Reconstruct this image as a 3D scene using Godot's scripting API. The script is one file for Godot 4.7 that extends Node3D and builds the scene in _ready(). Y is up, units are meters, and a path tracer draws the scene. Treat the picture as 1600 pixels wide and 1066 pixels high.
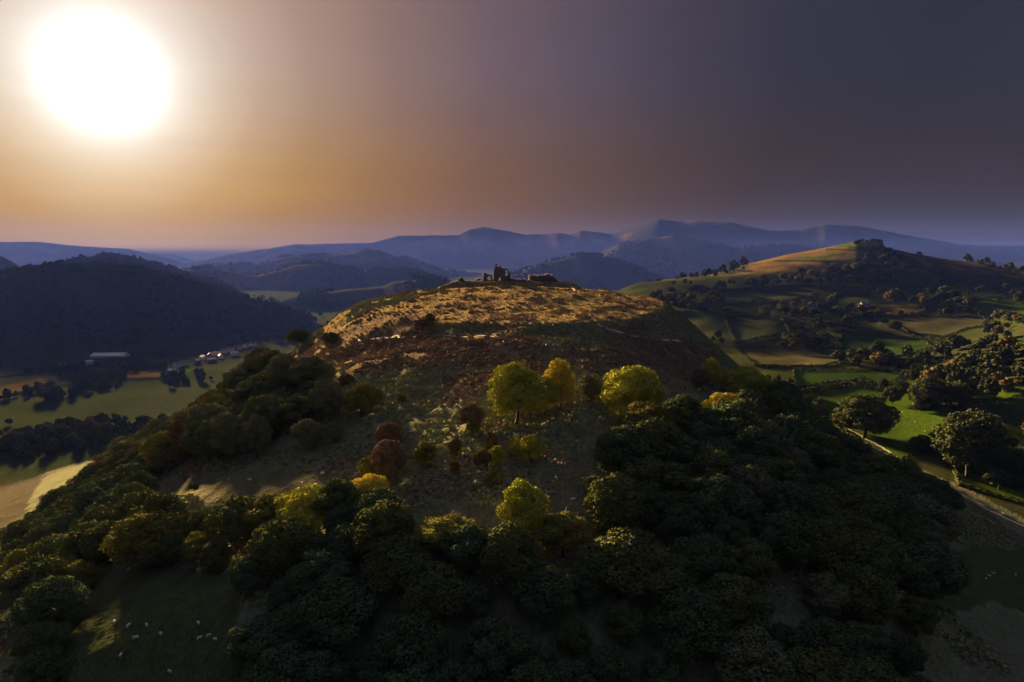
extends Node3D
# ---------------------------------------------------------------- lens of the photograph (1600 x 1066)
const FOCAL := 1067.0
const PITCH := 0.1332
const CAM_Y := 21.0
const EXPOSURE := 8.0
# ---------------------------------------------------------------- terrain sheet
const NC := 720
const NR := 720
const D0 := 45.0
const DK := 0.00765
var hts := PackedFloat32Array()
var regs := PackedByteArray()
var n_big := FastNoiseLite.new()
var n_mid := FastNoiseLite.new()
var n_fine := FastNoiseLite.new()
var n_patch := FastNoiseLite.new()
var rng := RandomNumberGenerator.new()
var M := {}
var used := {}
var layers := []
var polys := {}
var fields := []

# ================================================================ small helpers
func t_of(py: float) -> float:
	return tan(atan((533.0 - py) / FOCAL) - PITCH)

func u_of(px: float, py: float) -> float:
	return (px - 800.0) / FOCAL * (cos(PITCH) - t_of(py) * sin(PITCH))

func pixel(p: Vector3) -> Vector2:
	var dy := p.y - CAM_Y
	var zc := -p.z * cos(PITCH) - dy * sin(PITCH)
	return Vector2(800.0 + p.x / zc * FOCAL, 533.0 - (dy * cos(PITCH) - p.z * sin(PITCH)) / zc * FOCAL)

func table(a: Array, x: float) -> float:
	if x <= a[0][0]:
		return a[0][1]
	for i in range(1, a.size()):
		if x < a[i][0]:
			var k: float = (x - a[i - 1][0]) / (a[i][0] - a[i - 1][0])
			return lerpf(a[i - 1][1], a[i][1], k)
	return a[a.size() - 1][1]

class Lut:
	var a := PackedFloat32Array()
	var lo := 0.0
	var k := 1.0
	var last := 0
	func _init(tab: Array, n := 1500) -> void:
		lo = tab[0][0]
		var hi: float = tab[tab.size() - 1][0]
		k = (n - 1) / (hi - lo)
		last = n - 2
		var j := 1
		for i in n:
			var x := lo + i / k
			while j < tab.size() - 1 and x > tab[j][0]:
				j += 1
			a.append(lerpf(tab[j - 1][1], tab[j][1], clampf((x - tab[j - 1][0]) / (tab[j][0] - tab[j - 1][0]), 0.0, 1.0)))
	func at(x: float) -> float:
		var f := clampf((x - lo) * k, 0.0, last + 0.999)
		var i := int(f)
		return lerpf(a[i], a[i + 1], f - i)

var side_lut: Lut
var prof_lut: Lut
var farm_lut: Lut
var sky_lut: Lut

func numbered(called: String) -> String:
	if not used.has(called):
		used[called] = 0
		return called
	used[called] += 1
	return "%s_%03d" % [called, used[called]]

func tag(o: Node, label: String, category: String, group := "", kind := "") -> void:
	if label: o.set_meta("label", label)
	if category: o.set_meta("category", category)
	if group: o.set_meta("group", group)
	if kind: o.set_meta("kind", kind)

func add_top(o: Node3D, called: String) -> void:
	o.name = numbered(called)
	add_child(o, true)

func mesh_of(v: PackedVector3Array, idx: PackedInt32Array, col := PackedColorArray(), nor := PackedVector3Array()) -> ArrayMesh:
	var a := []
	a.resize(Mesh.ARRAY_MAX)
	a[Mesh.ARRAY_VERTEX] = v
	a[Mesh.ARRAY_INDEX] = idx
	if col.size(): a[Mesh.ARRAY_COLOR] = col
	if nor.size(): a[Mesh.ARRAY_NORMAL] = nor
	var m := ArrayMesh.new()
	m.add_surface_from_arrays(Mesh.PRIMITIVE_TRIANGLES, a)
	return m

func part(mesh: Mesh, called: String, mat: Material, parent: Node) -> MeshInstance3D:
	var o := MeshInstance3D.new()
	o.mesh = mesh
	o.material_override = mat
	o.name = called
	parent.add_child(o, true)
	return o

func lin(r: float, g: float, b: float) -> Color:
	return Color(r, g, b).linear_to_srgb()

# ================================================================ terrain height
const SIDE := [[0, 0], [60, 51], [118, 88], [124, 91], [140, 95], [181, 107], [222.7, 119], [251, 127.5], [262, 131], [268.5, 136], [278, 147], [283.5, 152.5], [292, 160], [308, 180], [328, 205], [388, 270], [500, 390], [800, 690]]
const PROF := [[0, 0.2], [45, -1.8], [70, -5.5], [88, -8.2], [91, -10.4], [95, -12.2], [107, -20], [119, -27.9], [127.5, -33.3], [131, -35.4], [136, -38.8], [147, -46.1], [152.5, -50], [160, -55.8], [180, -67], [205, -79], [240, -96], [300, -118], [400, -148], [600, -195], [900, -230]]
const FARM := [[250, -128], [400, -117], [480, -111], [600, -99], [750, -91], [1000, -60], [1200, -36], [1500, 0]]

func add_layer(called: String, depth: float, front: float, back: float, drop: float, sky: Array, tilt := 0.0) -> void:
	var tab := []
	for p in sky:
		tab.append([u_of(p[0], p[1]), CAM_Y + depth * t_of(p[1])])
	layers.append({"name": called, "d": depth, "f": front, "b": back, "drop": drop, "tab": Lut.new(tab, 3000), "tilt": tilt})

func setup_layers() -> void:
	add_layer("wooded_hill", 1720, 460, 500, 190, [[-500, 428], [-100, 436], [0, 432], [45, 427], [90, 419], [150, 421], [215, 427], [260, 439], [330, 457], [400, 475], [470, 495], [540, 517], [620, 545], [760, 600]], 120.0)
	add_layer("pine_hill", 2500, 420, 600, 190, [[-20, 480], [30, 436], [70, 421], [110, 411], [150, 404], [180, 402], [215, 411], [245, 422], [290, 437], [340, 447], [420, 490]])
	add_layer("hill", 2700, 520, 700, 210, [[-500, 360], [-200, 375], [0, 399], [20, 409], [45, 425], [80, 470]])
	add_layer("hill", 2350, 430, 500, 180, [[330, 520], [400, 484], [457, 466], [500, 461], [550, 453], [600, 450], [615, 443], [650, 440], [695, 441], [760, 448], [850, 460], [960, 490]])
	add_layer("hill", 3500, 520, 700, 210, [[120, 470], [200, 440], [270, 424], [330, 419], [400, 431], [442, 421], [462, 414], [500, 413], [517, 419], [540, 422], [600, 426], [630, 423], [655, 426], [687, 438], [730, 455], [800, 480]])
	add_layer("hill", 3800, 620, 800, 260, [[690, 470], [740, 450], [800, 431], [825, 421], [860, 409], [905, 398], [937, 400], [960, 407], [1000, 421], [1050, 436], [1100, 451], [1200, 480]])
	add_layer("hill", 5000, 760, 900, 310, [[200, 440], [290, 425], [340, 413], [400, 414], [450, 400], [487, 400], [550, 396], [570, 389], [590, 390], [612, 398], [637, 403], [675, 418], [740, 430], [800, 440]])
	add_layer("hill", 5400, 800, 900, 330, [[780, 430], [850, 414], [900, 402], [940, 393], [962, 383], [1000, 375], [1025, 372], [1050, 368], [1075, 371], [1112, 381], [1150, 385], [1200, 380], [1260, 384], [1330, 392], [1420, 405], [1550, 410]])
	add_layer("mountain_range", 8000, 1500, 1200, 560, [[-600, 380], [-200, 376], [0, 378], [60, 378], [130, 385], [200, 389], [260, 403], [285, 411], [310, 407], [340, 401], [400, 391], [460, 382], [520, 380.5], [580, 379], [625, 368], [690, 368], [715, 367.5], [735, 358], [755, 353.5], [780, 358], [820, 366], [870, 363.5], [890, 366], [908, 360], [935, 363], [955, 366], [975, 360], [1000, 350], [1030, 342.5], [1060, 346], [1090, 344.5], [1140, 347.5], [1200, 360], [1250, 358], [1290, 349.5], [1340, 352.5], [1400, 364], [1450, 373], [1500, 382], [1550, 384], [1600, 383], [1700, 378], [2100, 370]])
	add_layer("mountain_range", 11500, 1400, 900, 520, [[60, 400], [150, 385], [210, 383], [270, 385], [330, 391], [420, 398], [600, 400]])

func sm(a: float, b: float, x: float) -> float:
	return smoothstep(a, b, x)

func castle_mound(x: float, z: float) -> float:
	# the castle's platform with its steep banks and the ditch before it
	var ex := absf(x - (-1.0)) - 36.0
	var ez := absf(z + 418.0) - 15.0
	var e := maxf(ex, ez) + n_mid.get_noise_2d(x * 2.2, z * 2.2) * 3.5
	var up := (1.0 - sm(-1.0, 9.0, e)) * 3.0
	var ditch := sm(4.0, 10.0, e) * (1.0 - sm(12.0, 20.0, e)) * 1.6
	var bank := sm(10.0, 18.0, e) * (1.0 - sm(19.0, 30.0, e)) * 0.9
	return up - ditch + bank

func height(x: float, z: float) -> Array:
	var d := -z
	var dz := z + 388.0
	var s := side_lut.at(dz) if dz > 0.0 else -dz * 1.05
	var wob := n_big.get_noise_2d(x, z)
	var kx := 1.03 + 0.11 * sm(60.0, 150.0, absf(x))
	var r := sqrt(x * x * kx * kx + s * s)
	r += wob * minf(r * 0.07, 10.0)
	var hp := prof_lut.at(r)
	var rough := clampf(1.0 - (r - 260.0) / 300.0, 0.0, 1.0)
	if rough > 0.0:
		hp += rough * (n_mid.get_noise_2d(x, z) * lerpf(1.0, 1.3, sm(85.0, 110.0, r)) * sm(20.0, 70.0, r) + n_mid.get_noise_2d(x * 2.9 + 50.0, z * 2.9) * 0.5 + n_fine.get_noise_2d(x, z) * 0.25)
		if r < 110.0:
			hp += castle_mound(x, z)
	# valley floors
	var side := sm(-80.0, 260.0, x + wob * 30.0)
	var left := -172.0 + n_big.get_noise_2d(x * 0.4, z * 0.4) * 6.0
	var right := farm_lut.at(d)
	var u := x / maxf(d, 1.0)
	right += 58.0 * exp(-pow((u - 0.86) / 0.16, 2.0) - pow((d - 700.0) / 170.0, 2.0)) + 16.0 * exp(-pow((u - 0.78) / 0.14, 2.0) - pow((d - 500.0) / 80.0, 2.0))
	right += n_big.get_noise_2d(x * 0.9 + 300.0, z * 0.9) * 6.0 * sm(400.0, 700.0, d)
	if d > 1130.0:
		var crest := sky_lut.at(u)
		right = lerpf(right, crest, sm(1130.0, 1520.0, d))
		if d > 1520.0:
			right -= (d - 1520.0) * 0.22 * sm(1520.0, 1750.0, d)
	right = maxf(right, -175.0)
	var h := lerpf(left, right, side)
	var reg := 1 if side < 0.5 else 2
	if d > 1600.0:
		reg = 1
	# behind the camera and far to the sides the land just goes on
	if hp > h - 8.0:
		var k := clampf((hp - h + 8.0) / 16.0, 0.0, 1.0)
		h = lerpf(h, maxf(hp, h), k)
		if hp > h - 1.0 and r < 620.0:
			reg = 0
	if d > 900.0:
		for i in layers.size():
			var l: Dictionary = layers[i]
			var ld: float = l.d + n_big.get_noise_2d(u * 900.0 + i * 77.0, 0.0) * l.d * 0.03 + l.tilt * u
			var q: float = d - ld
			if q < -l.f * 1.6 or q > l.b * 3.0:
				continue
			var top: float = l.tab.at(u)
			var fall: float
			if q < 0.0:
				var k: float = -q / l.f
				fall = l.drop * (0.75 * k + 0.45 * k * k if k < 1.0 else 1.2 + (k - 1.0) * 1.2)
			else:
				var k: float = q / l.b
				fall = l.drop * k * k
			var lh: float = top - fall
			var near: float = clampf(absf(q) / (l.f * 0.5), 0.0, 1.0)
			var spur := n_mid.get_noise_2d(x * 60.0 / l.d * 1.2 + i * 31.0, z * 60.0 / l.d * 0.7)
			lh += spur * l.drop * 0.30 * near + n_mid.get_noise_2d(x * 170.0 / l.d, z * 170.0 / l.d) * l.drop * 0.06 * near
			if i >= 8:
				lh += n_mid.get_noise_2d(x * 0.06, 7.0) * 6.0
			if lh > h:
				h = lh
				reg = 3 + i
	return [h, reg]

var FARM_SKY := []

func row_depth(i: float) -> float:
	return D0 * exp(i * DK)

func half_width(d: float) -> float:
	return 0.92 * d + 190.0

func gh(x: float, z: float) -> float:
	var d := maxf(-z, D0)
	var fi := clampf(log(d / D0) / DK, 0.0, NR - 1.001)
	var fj := clampf((x / half_width(d) + 1.0) * 0.5 * (NC - 1), 0.0, NC - 1.001)
	var i := int(fi)
	var j := int(fj)
	var a := fi - i
	var b := fj - j
	var k := i * NC + j
	return lerpf(lerpf(hts[k], hts[k + 1], b), lerpf(hts[k + NC], hts[k + NC + 1], b), a)

func reg_at(x: float, z: float) -> int:
	var d := maxf(-z, D0)
	var i := clampi(int(log(d / D0) / DK), 0, NR - 1)
	var j := clampi(int((x / half_width(d) + 1.0) * 0.5 * (NC - 1)), 0, NC - 1)
	return regs[i * NC + j]

func hit(px: float, py: float, from := 70.0) -> Vector3:
	# where the sight line through that pixel meets the ground
	var t := t_of(py)
	var u := u_of(px, py)
	var d := from
	var last := d
	while d < 11000.0:
		if CAM_Y + t * d < gh(u * d, -d):
			for k in 8:
				var m := (last + d) * 0.5
				if CAM_Y + t * m < gh(u * m, -m): d = m
				else: last = m
			return Vector3(u * d, gh(u * d, -d), -d)
		last = d
		d *= 1.006
	return Vector3(u * d, gh(u * d, -d), -d)

func hit_hill(px: float, py: float) -> Vector3:
	# the same, on the castle hill itself: just inside its outline where the pixel looks past it
	var p := hit(px, py)
	while p.z < -440.0 and py < 1000.0:
		py += 3.0
		p = hit(px, py)
	return p

func plan_hill(px: Array) -> PackedVector2Array:
	var o := PackedVector2Array()
	for p in px:
		var h := hit_hill(p[0], p[1])
		o.append(Vector2(h.x, h.z))
	return o

func plan(px: Array, from := 70.0) -> PackedVector2Array:
	var o := PackedVector2Array()
	for p in px:
		var h := hit(p[0], p[1], from)
		o.append(Vector2(h.x, h.z))
	return o

func inside(x: float, z: float, poly: PackedVector2Array) -> bool:
	return Geometry2D.is_point_in_polygon(Vector2(x, z), poly)

# ================================================================ land cover: what grows where (linear base colours)
func cover(x: float, z: float, reg: int) -> Color:
	var p1 := n_patch.get_noise_2d(x, z)
	var p2 := n_patch.get_noise_2d(x * 3.3 + 90.0, z * 3.3)
	var p3 := n_patch.get_noise_2d(x * 11.0, z * 11.0 + 40.0)
	var c := Color(0.1, 0.1, 0.05)
	if reg == 0:
		var green_bracken := Color(0.205, 0.22, 0.13)
		var brown_bracken := Color(0.235, 0.185, 0.135)
		var hay := Color(0.30, 0.215, 0.10)
		var turf := Color(0.2, 0.17, 0.07)
		var green_share := sm(-0.6, -0.1, p1 + p2 * 0.5)
		c = brown_bracken.lerp(green_bracken, green_share)
		c = c.lerp(turf, sm(0.15, 0.4, p2 + p3 * 0.4) * 0.45)
		# the mown-looking hay grass of the hilltop has an edge of its own against the bracken
		var hay_grass := 1.0 if inside(x + p2 * 8.0 + p3 * 3.0, z + p3 * 6.0, polys.plateau) else 0.0
		var hay_color := hay.lerp(turf, sm(0.0, 0.5, p1 + p3 * 0.3) * 0.5).lerp(brown_bracken, sm(0.2, 0.5, p2 - p1 * 0.3 + p3 * 0.25) * 0.5)
		c = c.lerp(hay_color, hay_grass)
		if true:
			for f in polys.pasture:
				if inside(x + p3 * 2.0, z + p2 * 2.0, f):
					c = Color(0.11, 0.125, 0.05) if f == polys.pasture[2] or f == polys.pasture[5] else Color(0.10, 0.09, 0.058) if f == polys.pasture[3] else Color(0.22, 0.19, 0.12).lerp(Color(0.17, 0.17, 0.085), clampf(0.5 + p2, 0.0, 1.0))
			for f in polys.brown:
				if inside(x + p2 * 6.0, z + p3 * 5.0, f):
					c = Color(0.20, 0.15, 0.10).lerp(Color(0.26, 0.195, 0.105), sm(0.05, 0.5, p2 + p3 * 0.6))
		c *= 1.0 + p3 * 0.35
	elif reg == 1 or reg == 2:
		c = Color(0.036, 0.05, 0.016).lerp(Color(0.048, 0.053, 0.022), clampf(0.5 + p1, 0.0, 1.0))
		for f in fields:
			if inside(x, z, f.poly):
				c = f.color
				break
		if reg == 2 and z < -1250.0:
			c = c.lerp(Color(0.2, 0.125, 0.06), sm(-0.1, 0.25, p1) * 0.6)
		c *= 1.0 + p2 * 0.22 + p3 * 0.16
	elif reg == 3 or reg == 4:
		c = Color(0.035, 0.042, 0.02)
		c *= 1.0 + p2 * 0.3
	else:
		var far := n_big.get_noise_2d(x * 0.12, z * 0.12)
		var far2 := n_big.get_noise_2d(x * 0.5 + 70.0, z * 0.5)
		c = Color(0.045, 0.047, 0.028).lerp(Color(0.13, 0.085, 0.05), sm(0.02, 0.4, far + far2 * 0.5))
		c = c.lerp(Color(0.035, 0.04, 0.022), sm(0.1, 0.35, -far + far2 * 0.6) * 0.8)
	c.a = 1.0
	return c

# ================================================================ materials
func noise_tex(freq: float, seed_: int, lo: float, hi: float, size := 512, octaves := 4, normal := false) -> NoiseTexture2D:
	var n := FastNoiseLite.new()
	n.noise_type = FastNoiseLite.TYPE_SIMPLEX_SMOOTH
	n.frequency = freq
	n.seed = seed_
	n.fractal_octaves = octaves
	var t := NoiseTexture2D.new()
	t.width = size
	t.height = size
	t.seamless = true
	t.noise = n
	if not normal:
		var g := Gradient.new()
		g.set_color(0, Color(lo, lo, lo))
		g.set_color(1, Color(hi, hi, hi))
		t.color_ramp = g
	return t

func setup_materials() -> void:
	var grain := noise_tex(0.03, 3, 0.62, 1.0, 512, 5)
	var relief := noise_tex(0.025, 8, 0.0, 1.0, 512, 5)
	for k in ["near", "valley", "far"]:
		var m := StandardMaterial3D.new()
		m.vertex_color_use_as_albedo = true
		m.roughness = 1.0
		m.specular_mode = BaseMaterial3D.SPECULAR_DISABLED
		m.albedo_texture = grain
		m.uv1_triplanar = true
		m.uv1_world_triplanar = true
		var sc: float = {"near": 0.06, "valley": 0.02, "far": 0.0018}[k]
		m.uv1_scale = Vector3(sc, sc, sc)
		if k == "near":
			m.heightmap_enabled = true
			m.heightmap_texture = relief
			m.heightmap_scale = 55.0
		M["ground_" + k] = m
	var leaf := {"dark": [0.09, 0.105, 0.038], "deep": [0.072, 0.098, 0.048], "olive": [0.15, 0.145, 0.036], "yellow": [0.40, 0.34, 0.045], "lime": [0.29, 0.30, 0.042], "russet": [0.125, 0.10, 0.04], "grey": [0.125, 0.135, 0.075], "far": [0.055, 0.066, 0.030], "heather": [0.16, 0.115, 0.075], "bracken": [0.21, 0.22, 0.12], "brown": [0.225, 0.17, 0.115], "tussock": [0.28, 0.205, 0.095]}
	for k in leaf:
		var c: Array = leaf[k]
		var m := StandardMaterial3D.new()
		m.albedo_color = lin(c[0], c[1], c[2])
		m.vertex_color_use_as_albedo = true
		m.roughness = 0.9
		m.specular_mode = BaseMaterial3D.SPECULAR_DISABLED
		m.cull_mode = BaseMaterial3D.CULL_DISABLED
		m.backlight = Color(1.0, 1.0, 0.6) if not k in ["bracken", "brown", "tussock"] else Color(0.35, 0.33, 0.2)
		M[k] = m
	var bark := StandardMaterial3D.new()
	bark.albedo_color = lin(0.07, 0.055, 0.04)
	bark.roughness = 0.95
	bark.albedo_texture = noise_tex(0.05, 5, 0.5, 1.0, 128)
	bark.uv1_triplanar = true
	bark.uv1_scale = Vector3(0.8, 0.3, 0.8)
	M["bark"] = bark
	var pale := bark.duplicate()
	pale.albedo_color = lin(0.42, 0.40, 0.37)
	M["pale_bark"] = pale
	var stone := StandardMaterial3D.new()
	stone.vertex_color_use_as_albedo = true
	stone.albedo_color = lin(0.15, 0.13, 0.12)
	stone.roughness = 0.95
	stone.albedo_texture = noise_tex(0.06, 12, 0.55, 1.0, 256)
	stone.uv1_triplanar = true
	stone.uv1_scale = Vector3(0.5, 0.5, 0.5)
	M["stone"] = stone
	for k in {"render_white": [0.72, 0.68, 0.62], "slate": [0.11, 0.11, 0.13], "sheet_roof": [0.62, 0.62, 0.66], "brick": [0.3, 0.15, 0.1], "track": [0.50, 0.46, 0.41], "path": [0.22, 0.16, 0.095], "wool": [0.55, 0.52, 0.46], "glass": [0.03, 0.035, 0.045], "door": [0.12, 0.08, 0.06], "earth": [0.09, 0.07, 0.05]}:
		var c: Array = {"render_white": [0.72, 0.68, 0.62], "slate": [0.11, 0.11, 0.13], "sheet_roof": [0.62, 0.62, 0.66], "brick": [0.3, 0.15, 0.1], "track": [0.50, 0.46, 0.41], "path": [0.22, 0.16, 0.095], "wool": [0.55, 0.52, 0.46], "glass": [0.03, 0.035, 0.045], "door": [0.12, 0.08, 0.06], "earth": [0.09, 0.07, 0.05]}[k]
		var m := StandardMaterial3D.new()
		m.albedo_color = lin(c[0], c[1], c[2])
		m.roughness = {"glass": 0.1, "slate": 0.5, "sheet_roof": 0.45}.get(k, 0.9)
		if k in ["track", "path", "render_white", "sheet_roof", "slate", "brick"]:
			m.albedo_texture = grain
			m.uv1_triplanar = true
			m.uv1_world_triplanar = true
			m.uv1_scale = Vector3(0.15, 0.15, 0.15)
		M[k] = m
	M.wool.vertex_color_use_as_albedo = true

# ================================================================ sky
const SKY_HIGH := [[0, 6, 5.7, 5.2], [2.6, 2.2, 2.08, 1.9], [3.9, 1.2, 1.12, 1.0], [4.8, 0.99, 0.89, 0.78], [5.9, 0.86, 0.73, 0.61], [7.6, 0.71, 0.56, 0.45], [10, 0.56, 0.41, 0.32], [14, 0.4, 0.27, 0.205], [20, 0.265, 0.168, 0.143], [27, 0.165, 0.108, 0.12], [34, 0.104, 0.076, 0.1], [42, 0.058, 0.048, 0.069], [50, 0.034, 0.032, 0.049], [58, 0.028, 0.029, 0.045], [80, 0.032, 0.036, 0.055], [110, 0.04, 0.046, 0.068], [180, 0.044, 0.05, 0.073]]
const SKY_LOW := [[0, 6, 5.2, 4.3], [2.6, 2.2, 1.95, 1.6], [3.9, 1.2, 1.02, 0.78], [4.8, 1.02, 0.82, 0.57], [5.9, 0.92, 0.68, 0.38], [7.6, 0.78, 0.51, 0.22], [10, 0.62, 0.34, 0.075], [14, 0.48, 0.235, 0.014], [20, 0.33, 0.15, 0.006], [27, 0.215, 0.094, 0.006], [34, 0.145, 0.065, 0.006], [42, 0.085, 0.042, 0.006], [50, 0.052, 0.027, 0.006], [58, 0.04, 0.024, 0.012], [80, 0.042, 0.032, 0.03], [110, 0.05, 0.044, 0.046], [180, 0.054, 0.049, 0.053]]

func table3(a: Array, x: float) -> Vector3:
	for i in range(1, a.size()):
		if x < a[i][0]:
			var k: float = (x - a[i - 1][0]) / (a[i][0] - a[i - 1][0])
			return Vector3(a[i - 1][1], a[i - 1][2], a[i - 1][3]).lerp(Vector3(a[i][1], a[i][2], a[i][3]), k)
	var e: Array = a[a.size() - 1]
	return Vector3(e[1], e[2], e[3])

func make_sky(sun: Vector3) -> ImageTexture:
	var w := 1024
	var h := 512
	var im := Image.create_empty(w, h, false, Image.FORMAT_RGBF)
	var hi_lut := []
	var lo_lut := []
	for i in 721:
		hi_lut.append(table3(SKY_HIGH, i * 0.25))
		lo_lut.append(table3(SKY_LOW, i * 0.25))
	var n := FastNoiseLite.new()
	n.seed = 41
	n.frequency = 1.0
	n.fractal_octaves = 4
	for y in h:
		var el := PI * 0.5 - (y + 0.5) / h * PI
		var e := maxf(rad_to_deg(el), 0.0)
		var k := smoothstep(1.0, 15.0, e)
		# the murk that dims the sky towards the horizon
		# added brightness in the unseen upper sky, to fill the shaded slopes
		var lift := 1.0 + 4.2 * smoothstep(17.0, 65.0, e)
		var murk := 1.0 - 0.18 * exp(-e / 2.2)
		for x in w:
			var az := (x + 0.5) / w * TAU
			var dir := Vector3(sin(az) * cos(el), sin(el), -cos(az) * cos(el))
			var f := rad_to_deg(acos(clampf(dir.dot(sun), -1.0, 1.0))) * 4.0
			var i := mini(int(f), 719)
			var a: Vector3 = lo_lut[i].lerp(lo_lut[i + 1], f - i)
			var b: Vector3 = hi_lut[i].lerp(hi_lut[i + 1], f - i)
			var c := a.lerp(b, k) * murk * lift
			# thin streaks of cirrus
			var s := n.get_noise_3d(dir.x * 3.0, dir.y * 34.0, dir.z * 3.0)
			var s2 := n.get_noise_3d(dir.x * 1.6 + 9.0, dir.y * 9.0, dir.z * 1.6)
			c *= 1.0 + (s * 0.07 + s2 * 0.06) * exp(-e / 25.0)
			c /= EXPOSURE
			im.set_pixel(x, y, Color(c.x, c.y, c.z))
	return ImageTexture.create_from_image(im)

# ================================================================ foliage
func leaf_face(v: PackedVector3Array, idx: PackedInt32Array, col: PackedColorArray, p: Vector3, n: Vector3, size: float, r: RandomNumberGenerator, tone: float) -> void:
	# a small spray of leaves: an uneven folded diamond
	var a := n.cross(Vector3(r.randf() - 0.5, r.randf() - 0.5, r.randf() - 0.5)).normalized()
	var b := n.cross(a)
	var k := v.size()
	v.append(p + a * size * (0.45 + r.randf() * 0.4))
	v.append(p + b * size * (0.3 + r.randf() * 0.3) + n * size * 0.15 * r.randf())
	v.append(p - a * size * (0.45 + r.randf() * 0.4) - n * size * 0.12 * r.randf())
	v.append(p - b * size * (0.3 + r.randf() * 0.3))
	idx.append_array([k, k + 1, k + 2, k, k + 2, k + 3])
	var w := tone * (0.9 + r.randf() * 0.2)
	var warm := r.randf() * 0.12
	var c := Color(w * (1.0 + warm), w, w * (1.0 - warm))
	for q in 4:
		col.append(c)

func crown_mesh(seed_: int, w: float, h: float, puffs: int, leaves: int, leaf: float, base := 0.22, pointed := 0.0) -> ArrayMesh:
	# crown w wide, from base*h to h: leaf sprays over many clumps
	var r := RandomNumberGenerator.new()
	r.seed = seed_
	var v := PackedVector3Array()
	var idx := PackedInt32Array()
	var col := PackedColorArray()
	var c := []
	var mid := h * (base + 1.0) * 0.5
	var hh := h * (1.0 - base) * 0.5
	for i in puffs:
		var y := 1.0 - 1.75 * (i + 0.5) / puffs
		var a := i * 2.39996 + r.randf() * 0.8
		var ring := sqrt(maxf(0.0, 1.0 - y * y)) * (1.0 - pointed * (y + 1.0) * 0.42)
		var k := 0.55 + r.randf() * 0.28
		var rad := (0.26 + r.randf() * 0.18) * (1.0 - 0.25 * absf(y)) * (1.0 - pointed * 0.3)
		c.append([Vector3(cos(a) * ring * k * w * 0.5, mid + y * hh * 0.74, sin(a) * ring * k * w * 0.5), rad * w * 0.5 * 1.25, 0.82 + r.randf() * 0.36])
	c.append([Vector3(0, mid, 0), w * 0.27, 0.8])
	var total := 0.0
	for q in c:
		total += q[1] * q[1]
	for q in c:
		var n := int(leaves * q[1] * q[1] / total)
		for i in n:
			var d := Vector3(r.randfn(), r.randfn() * 0.95 + 0.12, r.randfn()).normalized()
			var lump := 1.0 + 0.16 * sin(d.x * 7.0 + q[0].x) * sin(d.y * 8.0 + q[0].z) * sin(d.z * 7.0 + q[0].y)
			var p: Vector3 = q[0] + d * q[1] * lump * (1.0 - 0.35 * pow(r.randf(), 2.2)) * Vector3(1, 0.86, 1)
			var deep := false
			for o in c:
				if o[0] != q[0] and o[0].distance_squared_to(p) < o[1] * o[1] * 0.40:
					deep = true
					break
			if deep:
				continue
			var nn := (d + Vector3(r.randfn(), r.randfn(), r.randfn()) * 0.55).normalized()
			leaf_face(v, idx, col, p, nn, leaf * (0.7 + r.randf() * 0.6), r, q[2])
	return mesh_of(v, idx, col)

func limb(st: SurfaceTool, a: Vector3, b: Vector3, ra: float, rb: float, sides := 7) -> void:
	var ax := (b - a).normalized()
	var u := ax.cross(Vector3(0.31, 0.2, 0.93)).normalized()
	var w := ax.cross(u)
	for i in sides:
		var t0 := TAU * i / sides
		var t1 := TAU * (i + 1) / sides
		var d0 := u * cos(t0) + w * sin(t0)
		var d1 := u * cos(t1) + w * sin(t1)
		for q in [a + d0 * ra, b + d0 * rb, b + d1 * rb, a + d0 * ra, b + d1 * rb, a + d1 * ra]:
			st.add_vertex(q)

func trunk_mesh(seed_: int, h: float, w: float, thick: float) -> ArrayMesh:
	var r := RandomNumberGenerator.new()
	r.seed = seed_
	var st := SurfaceTool.new()
	st.begin(Mesh.PRIMITIVE_TRIANGLES)
	var p := Vector3(0, -0.6, 0)
	var lean := Vector3(r.randfn(), 0, r.randfn()) * 0.05
	var n := 5
	for i in n:
		var q := p + Vector3(lean.x * h / n, h * 0.75 / n, lean.z * h / n) + Vector3(r.randfn(), 0, r.randfn()) * 0.12
		limb(st, p, q, thick * (1.3 if i == 0 else 1.0 - 0.16 * i), thick * (1.0 - 0.16 * (i + 1)), 8)
		if i >= 1:
			for k in 3:
				var a := r.randf() * TAU
				var e := q + Vector3(cos(a) * w * 0.34, h * (0.1 + r.randf() * 0.14), sin(a) * w * 0.34)
				var m := q.lerp(e, 0.5) + Vector3(0, h * 0.02, 0)
				limb(st, q, m, thick * 0.42, thick * 0.27, 5)
				limb(st, m, e, thick * 0.27, thick * 0.08, 5)
		p = q
	st.generate_normals()
	return st.commit()

var crowns := []      # near shapes, each made for a tree 10 m wide and 14 m high
var trunks := []
var far_crowns := []
var far_trunk: ArrayMesh
var shrubs := []

func setup_trees() -> void:
	var how := [[11, 10.0, 14.0, 22, 0.08, 0.0], [12, 10.0, 14.0, 28, 0.05, 0.0], [13, 10.0, 14.0, 19, 0.06, 0.15], [14, 10.0, 14.0, 25, 0.10, 0.1], [15, 10.0, 14.0, 32, 0.04, 0.25], [16, 10.0, 14.0, 17, 0.08, 0.05]]
	for a in how:
		crowns.append(crown_mesh(a[0], a[1], a[2], a[3], 14500, 0.36, a[4], a[5]))
		trunks.append(trunk_mesh(a[0] + 50, 14.0, 10.0, 0.34))
	for k in 4:
		far_crowns.append(crown_mesh(80 + k, 10.0, 13.0, 11 + k * 2, 1300, 1.05, 0.08, 0.05 * k))
	far_trunk = trunk_mesh(99, 10.0, 7.0, 0.3)
	for k in 3:
		shrubs.append(crown_mesh(60 + k, 3.0, 3.0, 9 + k * 2, 2200, 0.24, -0.05, 0.15))

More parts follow.
